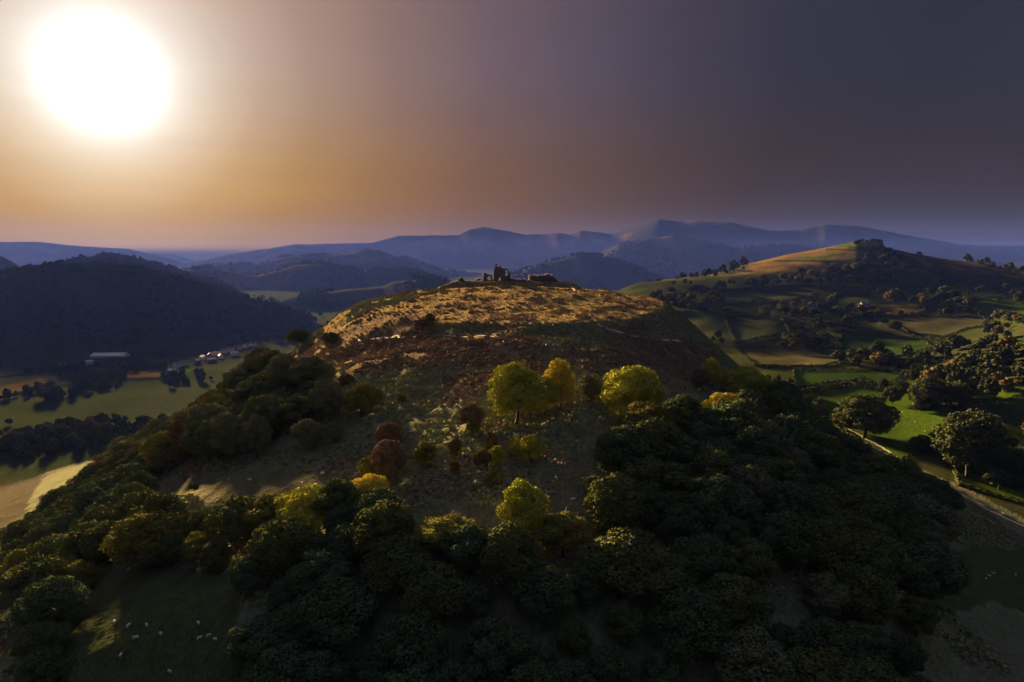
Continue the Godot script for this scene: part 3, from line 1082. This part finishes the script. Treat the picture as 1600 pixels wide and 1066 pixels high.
func build_castle() -> void:
	# x of a pixel at the depth of the platform
	var z := -408.0
	var X := func(px: float, zz: float) -> float: return (px - 800.0) / FOCAL * -zz * 0.998
	var g := ruin("tall gatehouse ruin with a broken spike and a window hole through its wall", on(X.call(772, z), z))
	ruin_wall(g, "front_wall", Vector3.ZERO, 0.0, 1.5, [[0, 7.2], [0.4, 8.4], [0.5, 9.3], [0.8, 10.6], [1.9, 10.6], [2.1, 8.9], [2.9, 8.3], [3.3, 9.0], [4.2, 9.0], [4.6, 8.2], [5.6, 7.7], [7.0, 7.9], [7.9, 7.4], [8.8, 5.8], [9.2, 4.4], [9.6, 1.0]], [[6.6, 8.0, 3.4, 6.6, true], [2.6, 4.0, -1, 2.2, true]], 301)
	ruin_wall(g, "side_wall", Vector3(0.6, 0, -0.8), PI / 2, 1.3, [[0, 7.0], [1.5, 5.8], [3.0, 6.4], [4.5, 4.0], [6.5, 2.2], [8.0, 1.0]], [], 302)
	ruin_wall(g, "side_wall", Vector3(8.9, 0, -0.8), PI / 2, 1.3, [[0, 4.8], [1.5, 5.0], [3.0, 3.2], [5.0, 2.4], [7.0, 0.8]], [], 303)
	ruin_wall(g, "low_wall", Vector3(9.4, -0.9, 0.6), -0.12, 1.1, [[0, 2.6], [1.5, 2.1], [3.0, 2.4], [5.0, 1.4], [6.5, 0.8]], [], 304)
	var z2 := -412.0
	var a := ruin("slender wall fragment holding a broken arch beside the gatehouse ruin", on(X.call(755.5, z2), z2))
	ruin_wall(a, "wall", Vector3.ZERO, 0.0, 1.2, [[0, 4.4], [0.3, 5.6], [1.7, 5.4], [1.9, 4.6], [2.6, 4.4], [3.6, 4.7], [4.6, 4.2], [5.2, 3.2], [5.8, 1.6]], [[2.1, 4.4, 0.6, 3.3, true]], 311)
	ruin_wall(a, "return_wall", Vector3(0.5, 0, -0.6), PI / 2, 1.0, [[0, 4.6], [1.2, 3.4], [2.6, 2.2], [3.6, 0.8]], [], 312)
	var z3 := -414.0
	var b := ruin("small rounded stump of wall between the taller ruins", on(X.call(743.5, z3), z3))
	ruin_wall(b, "wall", Vector3.ZERO, 0.1, 1.5, [[0, 1.4], [0.6, 2.1], [1.8, 2.3], [2.7, 1.9], [3.3, 0.8]], [], 321)
	var z4 := -408.0
	var c := ruin("squat block of masonry standing on the end of the grassy platform", on(X.call(717, z4), z4))
	ruin_wall(c, "wall", Vector3.ZERO, -0.1, 1.7, [[0, 1.5], [0.6, 2.6], [1.4, 3.1], [2.1, 2.5], [2.9, 2.0], [3.3, 1.0]], [], 331)
	var z5 := -403.0
	var e := ruin("sloping crumbled wall with a small arch at the platform corner", on(X.call(699, z5), z5))
	ruin_wall(e, "wall", Vector3(0, -0.8, 0), 0.08, 1.4, [[0, 0.6], [1.5, 1.4], [3.2, 2.2], [4.6, 2.9], [5.6, 2.9], [6.4, 2.1], [7.2, 1.6]], [[3.7, 4.9, 0.6, 2.0, true]], 341)
	var z6 := -414.0
	var f := ruin("long low ruined wall with a ragged hump on the grassy mound", on(X.call(826.5, z6), z6))
	ruin_wall(f, "wall", Vector3(0, -0.6, 0), 0.03, 1.6, [[0, 3.4], [0.3, 4.1], [2.0, 4.4], [4.0, 4.2], [6.0, 4.4], [8.2, 4.1], [9.4, 4.5], [10.6, 5.3], [12.2, 5.1], [13.2, 4.3], [14.4, 3.8], [15.6, 3.4], [16.6, 2.4], [17.6, 1.0]], [], 351)
	var z7 := -405.0
	var k := ruin("low straight stretch of curtain wall between the gatehouse and the long wall", on(X.call(806, z7), z7))
	ruin_wall(k, "wall", Vector3(0, -0.5, 0), -0.05, 1.2, [[0, 1.2], [1.5, 2.0], [3.0, 1.5], [4.5, 1.9], [6.5, 1.3], [8.0, 1.6], [9.5, 0.6]], [], 361)
	var q := ruin("low broken wall running between the squat block and the arch fragment", on(X.call(726, z7), z7))
	ruin_wall(q, "wall", Vector3(0, -0.5, 0), 0.06, 1.1, [[0, 1.7], [1.0, 1.2], [2.5, 1.8], [4.0, 1.1], [6.0, 1.5], [8.0, 1.0], [10.5, 1.6], [11.5, 0.5]], [], 362)
	ruin_wall(f, "return_wall", Vector3(0.7, -0.6, -0.8), PI / 2, 1.4, [[0, 3.6], [2.5, 3.1], [5.0, 3.4], [8.0, 1.6]], [], 352)

func build_paths() -> void:
	strip("path", [[560, 531], [600, 528], [660, 526], [720, 527], [800, 528], [870, 526], [925, 525]], 1.5, "path")
	strip("path", [[934, 507], [950, 515], [975, 522], [1000, 527], [1040, 533], [1085, 541], [1120, 552], [1145, 572]], 1.5, "track")
	strip("path", [[845, 449], [870, 446], [884, 444], [893, 449], [898, 455]], 1.3, "path")
	strip("path", [[1288, 655], [1310, 664], [1340, 678], [1372, 696], [1392, 708]], 1.6, "track")
	strip("path", [[1400, 713], [1440, 742], [1480, 766], [1520, 786], [1570, 810], [1640, 842]], 1.4, "track")
	strip("path", [[936, 530], [938, 560], [936, 580]], 0.8, "path")

func build_hill_trees() -> void:
	var taken := []
	# ---- trees one can name
	var one := [
		# base px, py, height px, width px, shape, leaf, label
		[806, 664, 102, 86, 0, "lime", "large sunlit yellow-green tree with rounded clumps on the open slope"],
		[851, 650, 66, 44, 2, "lime", "sunlit yellow tree pressed between the two taller yellow-green trees"],
		[874, 642, 86, 50, 4, "yellow", "tall narrow golden tree beside the large yellow-green tree"],
		[922, 628, 46, 38, 3, "grey", "dull olive round tree between the two bright yellow-green trees"],
		[990, 657, 92, 88, 1, "lime", "broad domed yellow-green tree with dark underside at the wood's upper edge"],
		[1012, 706, 80, 74, 3, "olive", "olive tree standing just below the broad domed yellow-green tree"],
		[1112, 606, 48, 32, 4, "yellow", "small upright golden tree on the bracken near the grassy ledge"],
		[1094, 608, 32, 28, 5, "heather", "reddish brown bush-like tree beside the small upright golden tree"],
		[1164, 630, 60, 60, 1, "lime", "yellow-green round tree on the skyline edge above the wood"],
		[1130, 668, 56, 60, 0, "yellow", "golden topped tree at the corner of the grassy ledge"],
		[818, 856, 112, 72, 2, "lime", "tall bright yellow-green tree standing alone above the dark lower wood"],
		[880, 872, 72, 76, 5, "olive", "spreading olive-gold tree beside the tall bright tree of the lower wood"],
		[578, 792, 52, 60, 0, "yellow", "small round golden tree at the edge of the lower pasture"],
		[482, 838, 76, 88, 3, "lime", "broad yellowish tree at the lower corner of the sheep pasture"],
		[580, 752, 42, 38, 5, "olive", "small yellowish tree against the brown leafless tree"],
		[608, 750, 66, 56, 4, "heather", "purplish brown half bare tree on the bracken slope"],
		[608, 700, 44, 38, 1, "heather", "brown thinning tree above the purplish brown one"],
		[482, 700, 48, 42, 1, "grey", "round grey-green tree at the foot of the upper wood"],
		[523, 692, 36, 28, 3, "grey", "small grey-green tree beside the round grey-green one"],
		[566, 652, 56, 48, 0, "olive", "olive tree standing clear of the upper wood on bracken"],
		[586, 634, 30, 30, 2, "olive", "small yellowish tree tucked behind the clear standing olive tree"],
		[736, 672, 44, 38, 5, "heather", "brown and olive tree alone on the dark bracken slope"],
		[417, 562, 42, 42, 1, "dark", "dark round tree on the flank of the castle hill beside the wood"],
		[467, 532, 28, 36, 0, "dark", "dark spreading tree on the skyline of the castle hill's flank"],
		[672, 507, 19, 16, 3, "dark", "small lone thorn tree on the grass below the ruins"],
		[510, 664, 74, 46, 2, "grey", "grey-green tree with a pale bare trunk at the upper wood's edge"],
		[365, 718, 72, 60, 0, "grey", "large round grey-green tree at the pasture edge of the upper wood"],
		[402, 716, 68, 46, 4, "grey", "upright grey-green tree touching the large round grey-green one"],
		[1224, 612, 36, 38, 1, "deep", "dark round tree on the far flank of the castle hill"],
		[700, 860, 52, 90, 5, "olive", "low spreading olive tree with a sunlit top on the lower pasture edge"]]
	for a in one:
		var t := tree_px(a[0], a[1], a[2], a[3], a[4], a[5], a[6], "", "broadleaf_tree", "pale_bark" if a[6].contains("pale bare trunk") else "bark")
		taken.append(Vector2(t.position.x, t.position.z))
	# ---- the woods
	var r := RandomNumberGenerator.new()
	r.seed = 77
	var woods := [
		[[[150, 768], [200, 705], [262, 650], [330, 610], [400, 578], [440, 600], [500, 625], [545, 650], [500, 665], [430, 690], [340, 722], [250, 748], [215, 770]], 8.8, "upper wood by the pasture", ["dark", "grey", "olive", "dark", "grey", "dark", "deep", "russet"], 14.0],
		[[[20, 905], [40, 850], [90, 790], [150, 768], [215, 770], [222, 830], [180, 880], [120, 930], [95, 1010], [80, 1110], [10, 1110], [50, 980]], 7.2, "belt edging the lower field", ["dark", "olive", "dark", "dark", "deep", "deep"], 11.5],
		[[[220, 845], [330, 840], [430, 845], [440, 880], [320, 892], [225, 890]], 7.0, "row dividing pasture from field", ["olive", "dark", "olive", "dark"], 11.0],
		[[[385, 930], [450, 850], [560, 812], [640, 858], [720, 895], [800, 915], [900, 912], [960, 915], [1000, 960], [1000, 1180], [360, 1180], [390, 1000]], 6.2, "lower wood below the pasture", ["deep", "deep", "deep", "dark", "deep", "dark"], 10.8],
		[[[955, 800], [965, 740], [1010, 705], [1070, 668], [1130, 672], [1180, 640], [1240, 655], [1300, 700], [1350, 750], [1480, 800], [1465, 850], [1440, 940], [1440, 1180], [1000, 1180], [1000, 960], [960, 905]], 6.8, "dense wood on the hill\'s flank", ["deep", "deep", "grey", "dark", "deep", "dark"], 11.6],
		[[[300, 610], [400, 575], [420, 560], [340, 585], [250, 640], [180, 690], [200, 705]], 8.8, "upper wood by the pasture", ["dark", "olive", "grey"], 14.0]]
	var words := {"dark": "dark green", "deep": "deep green", "olive": "olive-gold tinged", "russet": "russet brown tinged", "grey": "grey-green", "heather": "brownish thinning"}
	for w in woods:
		var poly := plan_hill(w[0])
		for p in spread(poly, w[1], r, 270, taken):
			var mats: Array = w[3]
			var mat: String = mats[r.randi() % mats.size()]
			var h: float = w[4] * (0.62 + r.randf() * 0.68)
			tree({"deep": "oak_tree", "grey": "ash_tree", "olive": "autumn_tree", "russet": "autumn_tree", "heather": "autumn_tree"}.get(mat, "broadleaf_tree"), on(p.x, p.y) - Vector3(0, 0.2, 0), h, h * (0.82 + r.randf() * 0.28), r.randi(), mat, "%s%s broadleaf tree in the %s" % ["tall " if h > w[4] * 1.04 else "low " if h < w[4] * 0.84 else "", words[mat], w[2]], "trees in the " + w[2])
	print("hill trees ", taken.size())
	# ---- dead tree
	var dp := hit(1222, 742)
	var dead := Node3D.new()
	add_top(dead, "dead_tree")
	tag(dead, "dead bare tree with bleached white branches standing in the dense wood", "tree")
	dead.position = dp
	for k in 2:
		var st := SurfaceTool.new()
		st.begin(Mesh.PRIMITIVE_TRIANGLES)
		var rr := RandomNumberGenerator.new()
		rr.seed = 5 + k
		if k == 0:
			limb(st, Vector3(0, -0.5, 0), Vector3(0.3, 6, 0), 0.3, 0.22)
			limb(st, Vector3(0.3, 6, 0), Vector3(-0.2, 11, 0.2), 0.22, 0.14)
		else:
			for i in 11:
				var a := rr.randf() * TAU
				var y := 5.0 + i * 0.6
				var q := Vector3(0.1, y, 0.1)
				var e := q + Vector3(cos(a) * 2.2, 1.6 + rr.randf() * 1.6, sin(a) * 2.2)
				limb(st, q, e, 0.13, 0.08, 5)
				for f in 3:
					limb(st, e, e + Vector3(cos(a + rr.randfn() * 0.7) * 1.3, 0.8 + rr.randf() * 1.4, sin(a + rr.randfn() * 0.7) * 1.3), 0.08, 0.03, 4)
		st.generate_normals()
		part(st.commit(), ["trunk", "branches"][k], M.pale_bark, dead)
	# ---- shrubs on the slope
	for a in [
		[665, 727, 38, 36, 0, "olive", "round olive-gold shrub on the bracken slope"],
		[711, 712, 30, 22, 1, "russet", "small pinkish brown shrub on the bracken slope"],
		[767, 706, 32, 22, 2, "russet", "rusty brown upright shrub above its neighbours on the bracken"],
		[754, 731, 30, 25, 1, "russet", "rusty brown shrub touching the yellow-topped shrub"],
		[777, 728, 34, 26, 0, "lime", "yellow-topped shrub touching the rusty brown shrub"],
		[772, 757, 28, 28, 2, "olive", "low olive shrub below the yellow-topped shrub"],
		[710, 740, 22, 18, 0, "russet", "smallest brown shrub below the pinkish brown one"],
		[829, 722, 46, 40, 1, "lime", "large bright yellow-green shrub with rounded top"],
		[804, 712, 30, 24, 2, "lime", "smaller yellow-green shrub leaning on the large bright one"],
		[740, 680, 24, 22, 0, "olive", "olive shrub at the foot of the lone brown tree"],
		[628, 630, 15, 13, 1, "russet", "tiny brown bush on bare bracken above the slope"],
		[515, 538, 20, 28, 2, "dark", "dark low bush on the golden flank of the hill"],
		[658, 508, 10, 24, 0, "heather", "dark flat scrub beside the lone thorn tree"],
		[458, 592, 34, 38, 1, "heather", "brown rounded bush at the top of the upper wood"],
		[540, 600, 16, 24, 2, "russet", "brown bush above the clear standing olive tree"],
		[303, 766, 10, 14, 0, "deep", "single dark bush in the middle of the sheep pasture"],
		[930, 772, 30, 34, 1, "dark", "dark bush at the edge of the grassy strip beside the wood"],
		[1082, 640, 16, 18, 2, "heather", "reddish bush on the grassy ledge"],
		[745, 850, 26, 34, 0, "heather", "brown bush on the lower pasture edge"],
		[1065, 655, 14, 20, 1, "dark", "small dark bush at the wood's edge below the grassy ledge"]]:
		shrub_px(a[0], a[1], a[2], a[3], a[4], a[5], a[6])

func build_valley() -> void:
	var r := RandomNumberGenerator.new()
	r.seed = 515
	var taken := []
	var H := "dark hedgerow dividing the green fields across the valley"
	var HG := "field hedgerows across the valley"
	for a in [
		[[1147, 544], [1184, 535], [1218, 530]], [[1198, 574], [1245, 574], [1302, 574], [1335, 561]], [[1262, 611], [1290, 606], [1320, 601], [1350, 590]],
		[[1370, 505], [1404, 519], [1437, 529], [1471, 534]], [[1377, 563], [1437, 551], [1471, 542], [1500, 528]], [[1289, 506], [1320, 508], [1357, 505]],
		[[1100, 486], [1140, 490], [1178, 489], [1230, 478]], [[1232, 610], [1258, 614]], [[1330, 601], [1380, 604], [1440, 610]], [[1400, 585], [1440, 570], [1480, 556]],
		[[1440, 480], [1500, 486], [1560, 492]], [[1500, 640], [1560, 632], [1640, 610]], [[1180, 448], [1260, 446], [1340, 452]], [[1400, 440], [1480, 455], [1560, 470]],
		[[1420, 412], [1500, 425], [1600, 446]], [[1210, 409], [1280, 409], [1336, 409]], [[1240, 393], [1290, 391], [1340, 394]]]:
		hedge(a, 3.2, 3.6, H, HG)
	for f in fields:
		if f.px[0][0] >= 1100 and f.px[0][1] > 440:
			hedge(f.px + [f.px[0]], 2.6, 3.0, H, HG)
	for a in [[[0, 622], [60, 608], [130, 600]], [[190, 593], [225, 592], [258, 591]], [[0, 590], [60, 583], [130, 580]], [[190, 577], [230, 576], [262, 576]]]:
		hedge(a, 3.4, 4.0, "dark hedgerow bounding the fields on the town's valley floor", "hedgerows on the town's valley floor")
	var clumps := [
		# outline, gap, most, height, label, group
		[[[1150, 450], [1230, 432], [1330, 412], [1388, 408], [1395, 445], [1300, 447]], 11, 48, 15, "dark tree in the hanging wood below the crest of the farmland hill", "hanging wood below the crest"],
		[[[1175, 500], [1200, 480], [1250, 470], [1300, 466], [1332, 474], [1325, 492], [1240, 500]], 11, 24, 14, "dark tree around the small white farm buildings", "trees around the small white farm"],
		[[[1375, 476], [1400, 466], [1470, 460], [1520, 470], [1510, 486], [1440, 478]], 11, 22, 15, "dark tree in the copse behind the pale farmhouse", "copse behind the pale farmhouse"],
		[[[1215, 540], [1240, 530], [1290, 536], [1288, 552], [1220, 548]], 10, 14, 14, "dark tree in the clump at the field corner", "clump at the field corner"],
		[[[1300, 570], [1335, 556], [1385, 552], [1380, 575], [1330, 578]], 11, 10, 13, "tree on the hedge bank between two fields", "trees on the hedge bank"],
		[[[1400, 640], [1420, 600], [1480, 585], [1530, 560], [1600, 545], [1640, 550], [1640, 600], [1560, 625], [1480, 632], [1430, 650]], 11, 46, 15, "dark tree of the large wood above the bright green pasture", "large wood above the bright pasture"],
		[[[1395, 415], [1470, 425], [1600, 450], [1600, 465], [1480, 450], [1400, 430]], 16, 22, 11, "small dark tree along the far side of the farmland hill", "trees on the far side of the farmland hill"],
		[[[1335, 381], [1350, 378], [1378, 384], [1372, 389], [1340, 388]], 10, 12, 11, "dark tree in the grove on the crest of the farmland hill", "grove on the crest"],
		[[[980, 478], [1020, 462], [1080, 452], [1130, 452], [1130, 475], [1080, 490], [1000, 490]], 11, 34, 13, "dark tree in the wood behind the shoulder of the castle hill", "wood behind the hill's shoulder"],
		[[[1470, 700], [1500, 680], [1540, 690], [1530, 740], [1480, 740]], 10, 7, 16, "large dark tree at the foot of the bright green pasture", "large trees at the foot of the pasture"],
		[[[1540, 700], [1640, 680], [1640, 780], [1560, 770]], 12, 10, 12, "dark tree beyond the track on the lower slope", "trees beyond the track"],
		[[[50, 628], [60, 605], [130, 592], [185, 574], [190, 592], [130, 620]], 10, 26, 15, "dark tree in the strip wood across the green valley field", "strip wood in the valley field"],
		[[[-10, 700], [50, 684], [110, 668], [160, 662], [175, 680], [120, 690], [40, 706]], 9, 30, 13, "dark tree in the belt below the castle hill's foot", "belt at the hill's foot"],
		[[[185, 578], [260, 570], [262, 575], [190, 580]], 12, 10, 12, "tree behind the straw coloured valley field", "trees behind the straw field"],
		[[[1560, 500], [1640, 495], [1640, 530], [1540, 530]], 12, 14, 13, "dark tree on the shoulder above the large wood", "trees on the shoulder above the large wood"]]
	for w in clumps:
		for p in spread(plan(w[0], 560.0 if w[0][0][0] == 980 else 300.0), w[1], r, w[2], taken):
			var h: float = w[3] * (0.65 + r.randf() * 0.6)
			far_tree("valley_tree", on(p.x, p.y) - Vector3(0, 0.3, 0), h, h * (0.75 + r.randf() * 0.4), r.randi(), ["far", "far", "dark", "far", "russet"][r.randi() % 5], w[4], w[5])
	for a in [
		[1350, 684, 62, 76, "broad dark tree at the foot of the castle hill beside the pasture"], [1322, 676, 36, 40, "smaller dark tree leaning against the broad dark tree"],
		[1394, 632, 26, 26, "lone round tree at the top of the bright green pasture"], [1450, 640, 46, 50, "domed tree at the corner of the large wood"],
		[1498, 636, 34, 30, "round tree just off the large wood's corner"], [1398, 518, 16, 18, "single round tree in the hedge between two dull fields"],
		[1370, 560, 26, 18, "upright pale topped tree beside the hedge bank"], [1380, 606, 14, 14, "small tree on the hedge at the pasture's top"],
		[1592, 476, 18, 12, "lone tree on the bright green shoulder"], [1512, 746, 92, 76, "huge dark tree at the foot of the bright pasture"], [1585, 752, 46, 46, "dark round tree below the track's bright pasture"],
		[14, 664, 9, 9, "lone small tree in the green valley field by the lane"], [1500, 690, 40, 40, "dark tree with ragged crown on the pasture's lower edge"], [1440, 706, 24, 28, "low dark bushy tree beside the stone track"]]:
		var p := hit(a[0], a[1], 330.0)
		var k := p.distance_to(Vector3(0, CAM_Y, 0)) / FOCAL
		tree("broadleaf_tree", p - Vector3(0, 0.2, 0), a[2] * k, a[3] * k, int(a[0]), "far", a[4], "")
	print("valley trees ", taken.size())
	# ---- far woods that read as one mass
	var far_mesh: Mesh = crown_mesh(140, 10.0, 13.0, 8, 420, 1.9, 0.0, 0.1)
	for a in [[3, "wood", "dark mass of woodland covering the ridge beyond the town", 5200], [4, "wood", "dark conifers crowding the round hill behind the ridge", 1600], [1, "wood", "scattered valley woodland merging around the town", 1500], [2, "wood", "scattered hedgerow trees of the far farmland", 500]]:
		var xf := []
		var tries := 0
		while xf.size() < a[3] and tries < 60000:
			tries += 1
			var d := exp(lerpf(log(560.0 if a[0] == 1 else 520.0), log(2900.0), r.randf()))
			var u := lerpf(-0.9, 0.35, r.randf()) if a[0] != 2 else lerpf(0.2, 0.9, r.randf())
			var x := u * d
			if reg_at(x, -d) != a[0]: continue
			if a[0] < 3:
				if n_patch.get_noise_2d(x * 0.25, -d * 0.25) < 0.12: continue
				var ok := true
				for f in fields:
					if inside(x, -d, f.poly):
						ok = false
						break
				if not ok: continue
			elif n_patch.get_noise_2d(x * 0.3, -d * 0.3) < -0.2: continue
			var s := 0.55 + r.randf() * r.randf() * 1.1
			var b := Basis(Vector3.UP, r.randf() * TAU).scaled(Vector3(s, s * (1.35 if a[0] == 4 else 0.95), s) * (1.25 if d > 1400.0 else 0.9))
			xf.append(Transform3D(b, on(x, -d) - Vector3(0, 0.6, 0)))
		multi(a[1], far_mesh, M.far, xf, a[2], "wood")
	# woods in patches on the hills farther off
	for reg in [6, 7, 8, 9, 10]:
		var xf := []
		var tries := 0
		while xf.size() < 900 and tries < 40000:
			tries += 1
			var d := lerpf(1900.0, 5600.0, r.randf())
			var x := lerpf(-0.75, 0.6, r.randf()) * d
			if reg_at(x, -d) != reg: continue
			if n_patch.get_noise_2d(x * 0.12 + reg * 9.0, -d * 0.12) < 0.12: continue
			var s := (0.8 + r.randf() * 0.8) * 1.3
			xf.append(Transform3D(Basis(Vector3.UP, r.randf() * TAU).scaled(Vector3(s, s, s)), on(x, -d) - Vector3(0, 1.0, 0)))
		if xf.size() > 8:
			multi("wood", far_mesh, M.far, xf, "distant dark woodland in patches on the hazy %s" % {6: "low spur behind the town", 7: "dark ridge up the valley", 8: "rounded hill behind the ruins", 9: "blue ridge under the skyline", 10: "moorland hill below the highest mountain"}[reg], "wood")
	# ---- farms and town
	var F := func(px: float, py: float) -> Vector3: return hit(px, py, 330.0)
	house(F.call(1350, 481), 0.25, 12, 8, 5.2, "render_white", "slate", "pale farmhouse with slate roof below the copse")
	house(F.call(1339, 479), -0.5, 8, 6, 3.6, "brick", "slate", "small brick outbuilding beside the pale farmhouse", "", "outbuilding", false)
	house(F.call(1362, 481), 0.1, 9, 6, 3.2, "brick", "brick", "low reddish barn on the other side of the pale farmhouse", "", "barn", false)
	house(F.call(1276, 480), 0.9, 7, 6, 4.6, "render_white", "slate", "tiny white cottage among dark trees on the farmland hill")
	house(F.call(1266, 479), 0.2, 11, 7, 3.6, "slate", "sheet_roof", "grey metal roofed barn beside the tiny white cottage", "", "barn", false)
	house(F.call(172, 558), 0.06, 58, 24, 4.0, "render_white", "sheet_roof", "long low shed with a pale metal roof in the town's valley", "", "long_shed", false)
	var tr := RandomNumberGenerator.new()
	tr.seed = 8
	for a in [[277, 573], [288, 571], [268, 584], [279, 582], [318, 562], [328, 558], [339, 556], [350, 552], [360, 549], [372, 546], [384, 543], [345, 560], [366, 556], [308, 568], [232, 567], [100, 575], [140, 570], [395, 541], [330, 566]]:
		house(F.call(a[0], a[1]), tr.randf() * 3.0, 10 + tr.randf() * 5, 8, 5.2, ["render_white", "render_white", "brick"][tr.randi() % 3], ["slate", "sheet_roof"][tr.randi() % 2], "small town house with a pitched roof on the valley floor", "houses of the valley town", "town_house")

func build_sheep() -> void:
	var mesh := surface_net(Vector3(-0.82, -0.06, -0.36), Vector3(0.9, 1.0, 0.36), 0.05, sheep_field)
	var r := RandomNumberGenerator.new()
	r.seed = 31
	for g in [
		["white sheep grazing on the golden grass below the ruins", "sheep on the hilltop grass", [[695, 494], [732, 497], [937, 463], [693, 506], [698, 520], [703, 520], [857, 520]]],
		["white sheep on the brown bracken bank under the terrace path", "sheep on the bracken bank", [[787, 536], [853, 542], [866, 549], [878, 549], [925, 550], [910, 576]]],
		["white sheep in the pasture beside the upper wood", "sheep in the upper pasture", [[504, 742], [472, 757], [411, 781], [403, 787], [357, 751], [390, 752]]],
		["white sheep on the slope among shrubs and yellow trees", "sheep among the shrubs", [[779, 665], [864, 657], [869, 749], [895, 783], [631, 786], [1092, 611]]],
		["white sheep in the dark field walled by trees", "sheep in the dark lower field", [[229, 980], [251, 993], [310, 977], [312, 1000], [326, 996], [336, 1002], [212, 1000], [201, 981], [179, 975], [189, 1027], [265, 1052], [366, 997], [201, 892]]],
		["white sheep on the shaded slope below the stone track", "sheep below the track", [[1552, 898], [1546, 902], [1587, 900], [1568, 803], [1541, 906], [1495, 842], [1395, 713]]],
		["white sheep on the bright green pasture across the valley", "sheep on the bright pasture", [[1397, 670], [1380, 668], [1430, 660], [1420, 690], [1445, 675], [1460, 668], [1410, 645], [1345, 625]]]]:
		for p in g[2]:
			var o := MeshInstance3D.new()
			o.mesh = mesh
			o.material_override = M.wool
			add_top(o, "sheep")
			tag(o, g[0], "sheep", g[1])
			o.position = hit(p[0], p[1]) + Vector3(0, 0.02, 0)
			o.rotation.y = r.randf() * TAU
			o.scale = Vector3.ONE * (0.7 + r.randf() * 0.22)

func tuft_mesh(seed_: int, blades: int, size: float, flat: float) -> ArrayMesh:
	var r := RandomNumberGenerator.new()
	r.seed = seed_
	var v := PackedVector3Array()
	var idx := PackedInt32Array()
	var col := PackedColorArray()
	for i in blades:
		var d := Vector3(r.randfn(), absf(r.randfn()) * 0.8 + 0.25, r.randfn()).normalized()
		leaf_face(v, idx, col, d * size * (0.35 + r.randf() * 0.5) * Vector3(1, flat, 1), (d + Vector3(r.randfn(), r.randfn(), r.randfn()) * 0.4).normalized(), size * 0.6, r, 0.85 + r.randf() * 0.3)
	return mesh_of(v, idx, col)

func build_cover() -> void:
	# bracken and tussocks: past counting
	var r := RandomNumberGenerator.new()
	r.seed = 99
	var lists := {"bracken": [], "brown": [], "tussock": []}
	var cols := {"bracken": [], "brown": [], "tussock": []}
	for i in 150000:
		var x := lerpf(-235.0, 235.0, r.randf())
		var z := lerpf(-440.0, -120.0, r.randf())
		if reg_at(x, z) != 0: continue
		var h := gh(x, z)
		var p2 := n_patch.get_noise_2d(x * 3.3 + 90.0, z * 3.3)
		var p3 := n_patch.get_noise_2d(x * 11.0, z * 11.0 + 40.0)
		var grass := false
		for f in polys.pasture:
			if inside(x, z, f):
				grass = true
				break
		if grass or (x > 95.0 and z > -215.0): continue
		var kind := "bracken"
		if inside(x + p2 * 8.0 + p3 * 3.0, z + p3 * 6.0, polys.plateau):
			if r.randf() > 0.4: continue
			kind = "tussock" if p2 - n_patch.get_noise_2d(x, z) * 0.3 + p3 * 0.25 < 0.2 else "brown"
		elif p2 + p3 * 0.4 > 0.22: continue
		elif sm(-0.6, -0.1, n_patch.get_noise_2d(x, z) + p2 * 0.5) < r.randf() * 0.85: kind = "brown"
		for f in polys.brown:
			if kind == "bracken" and inside(x, z, f): kind = "brown"
		var s := (0.55 if kind == "tussock" else 0.95) * (0.6 + r.randf() * 0.9)
		lists[kind].append(Transform3D(Basis(Vector3.UP, r.randf() * TAU).scaled(Vector3(s, s, s)), Vector3(x, h - 0.05, z)))
		var w := 0.8 + r.randf() * 0.4
		cols[kind].append(Color(w, w * (0.95 + r.randf() * 0.1), w))
	multi("bracken", tuft_mesh(1, 16, 0.95, 0.75), M.bracken, lists.bracken, "green bracken covering the shaded slope of the castle hill", "bracken", cols.bracken)
	multi("bracken", tuft_mesh(2, 16, 0.9, 0.7), M.brown, lists.brown, "dead brown bracken on the banks below the ruins", "bracken", cols.brown)
	multi("grass", tuft_mesh(3, 14, 0.7, 0.6), M.tussock, lists.tussock, "golden grass tussocks on the hilltop", "grass", cols.tussock)
	print(lists.bracken.size(), " ", lists.brown.size(), " ", lists.tussock.size())
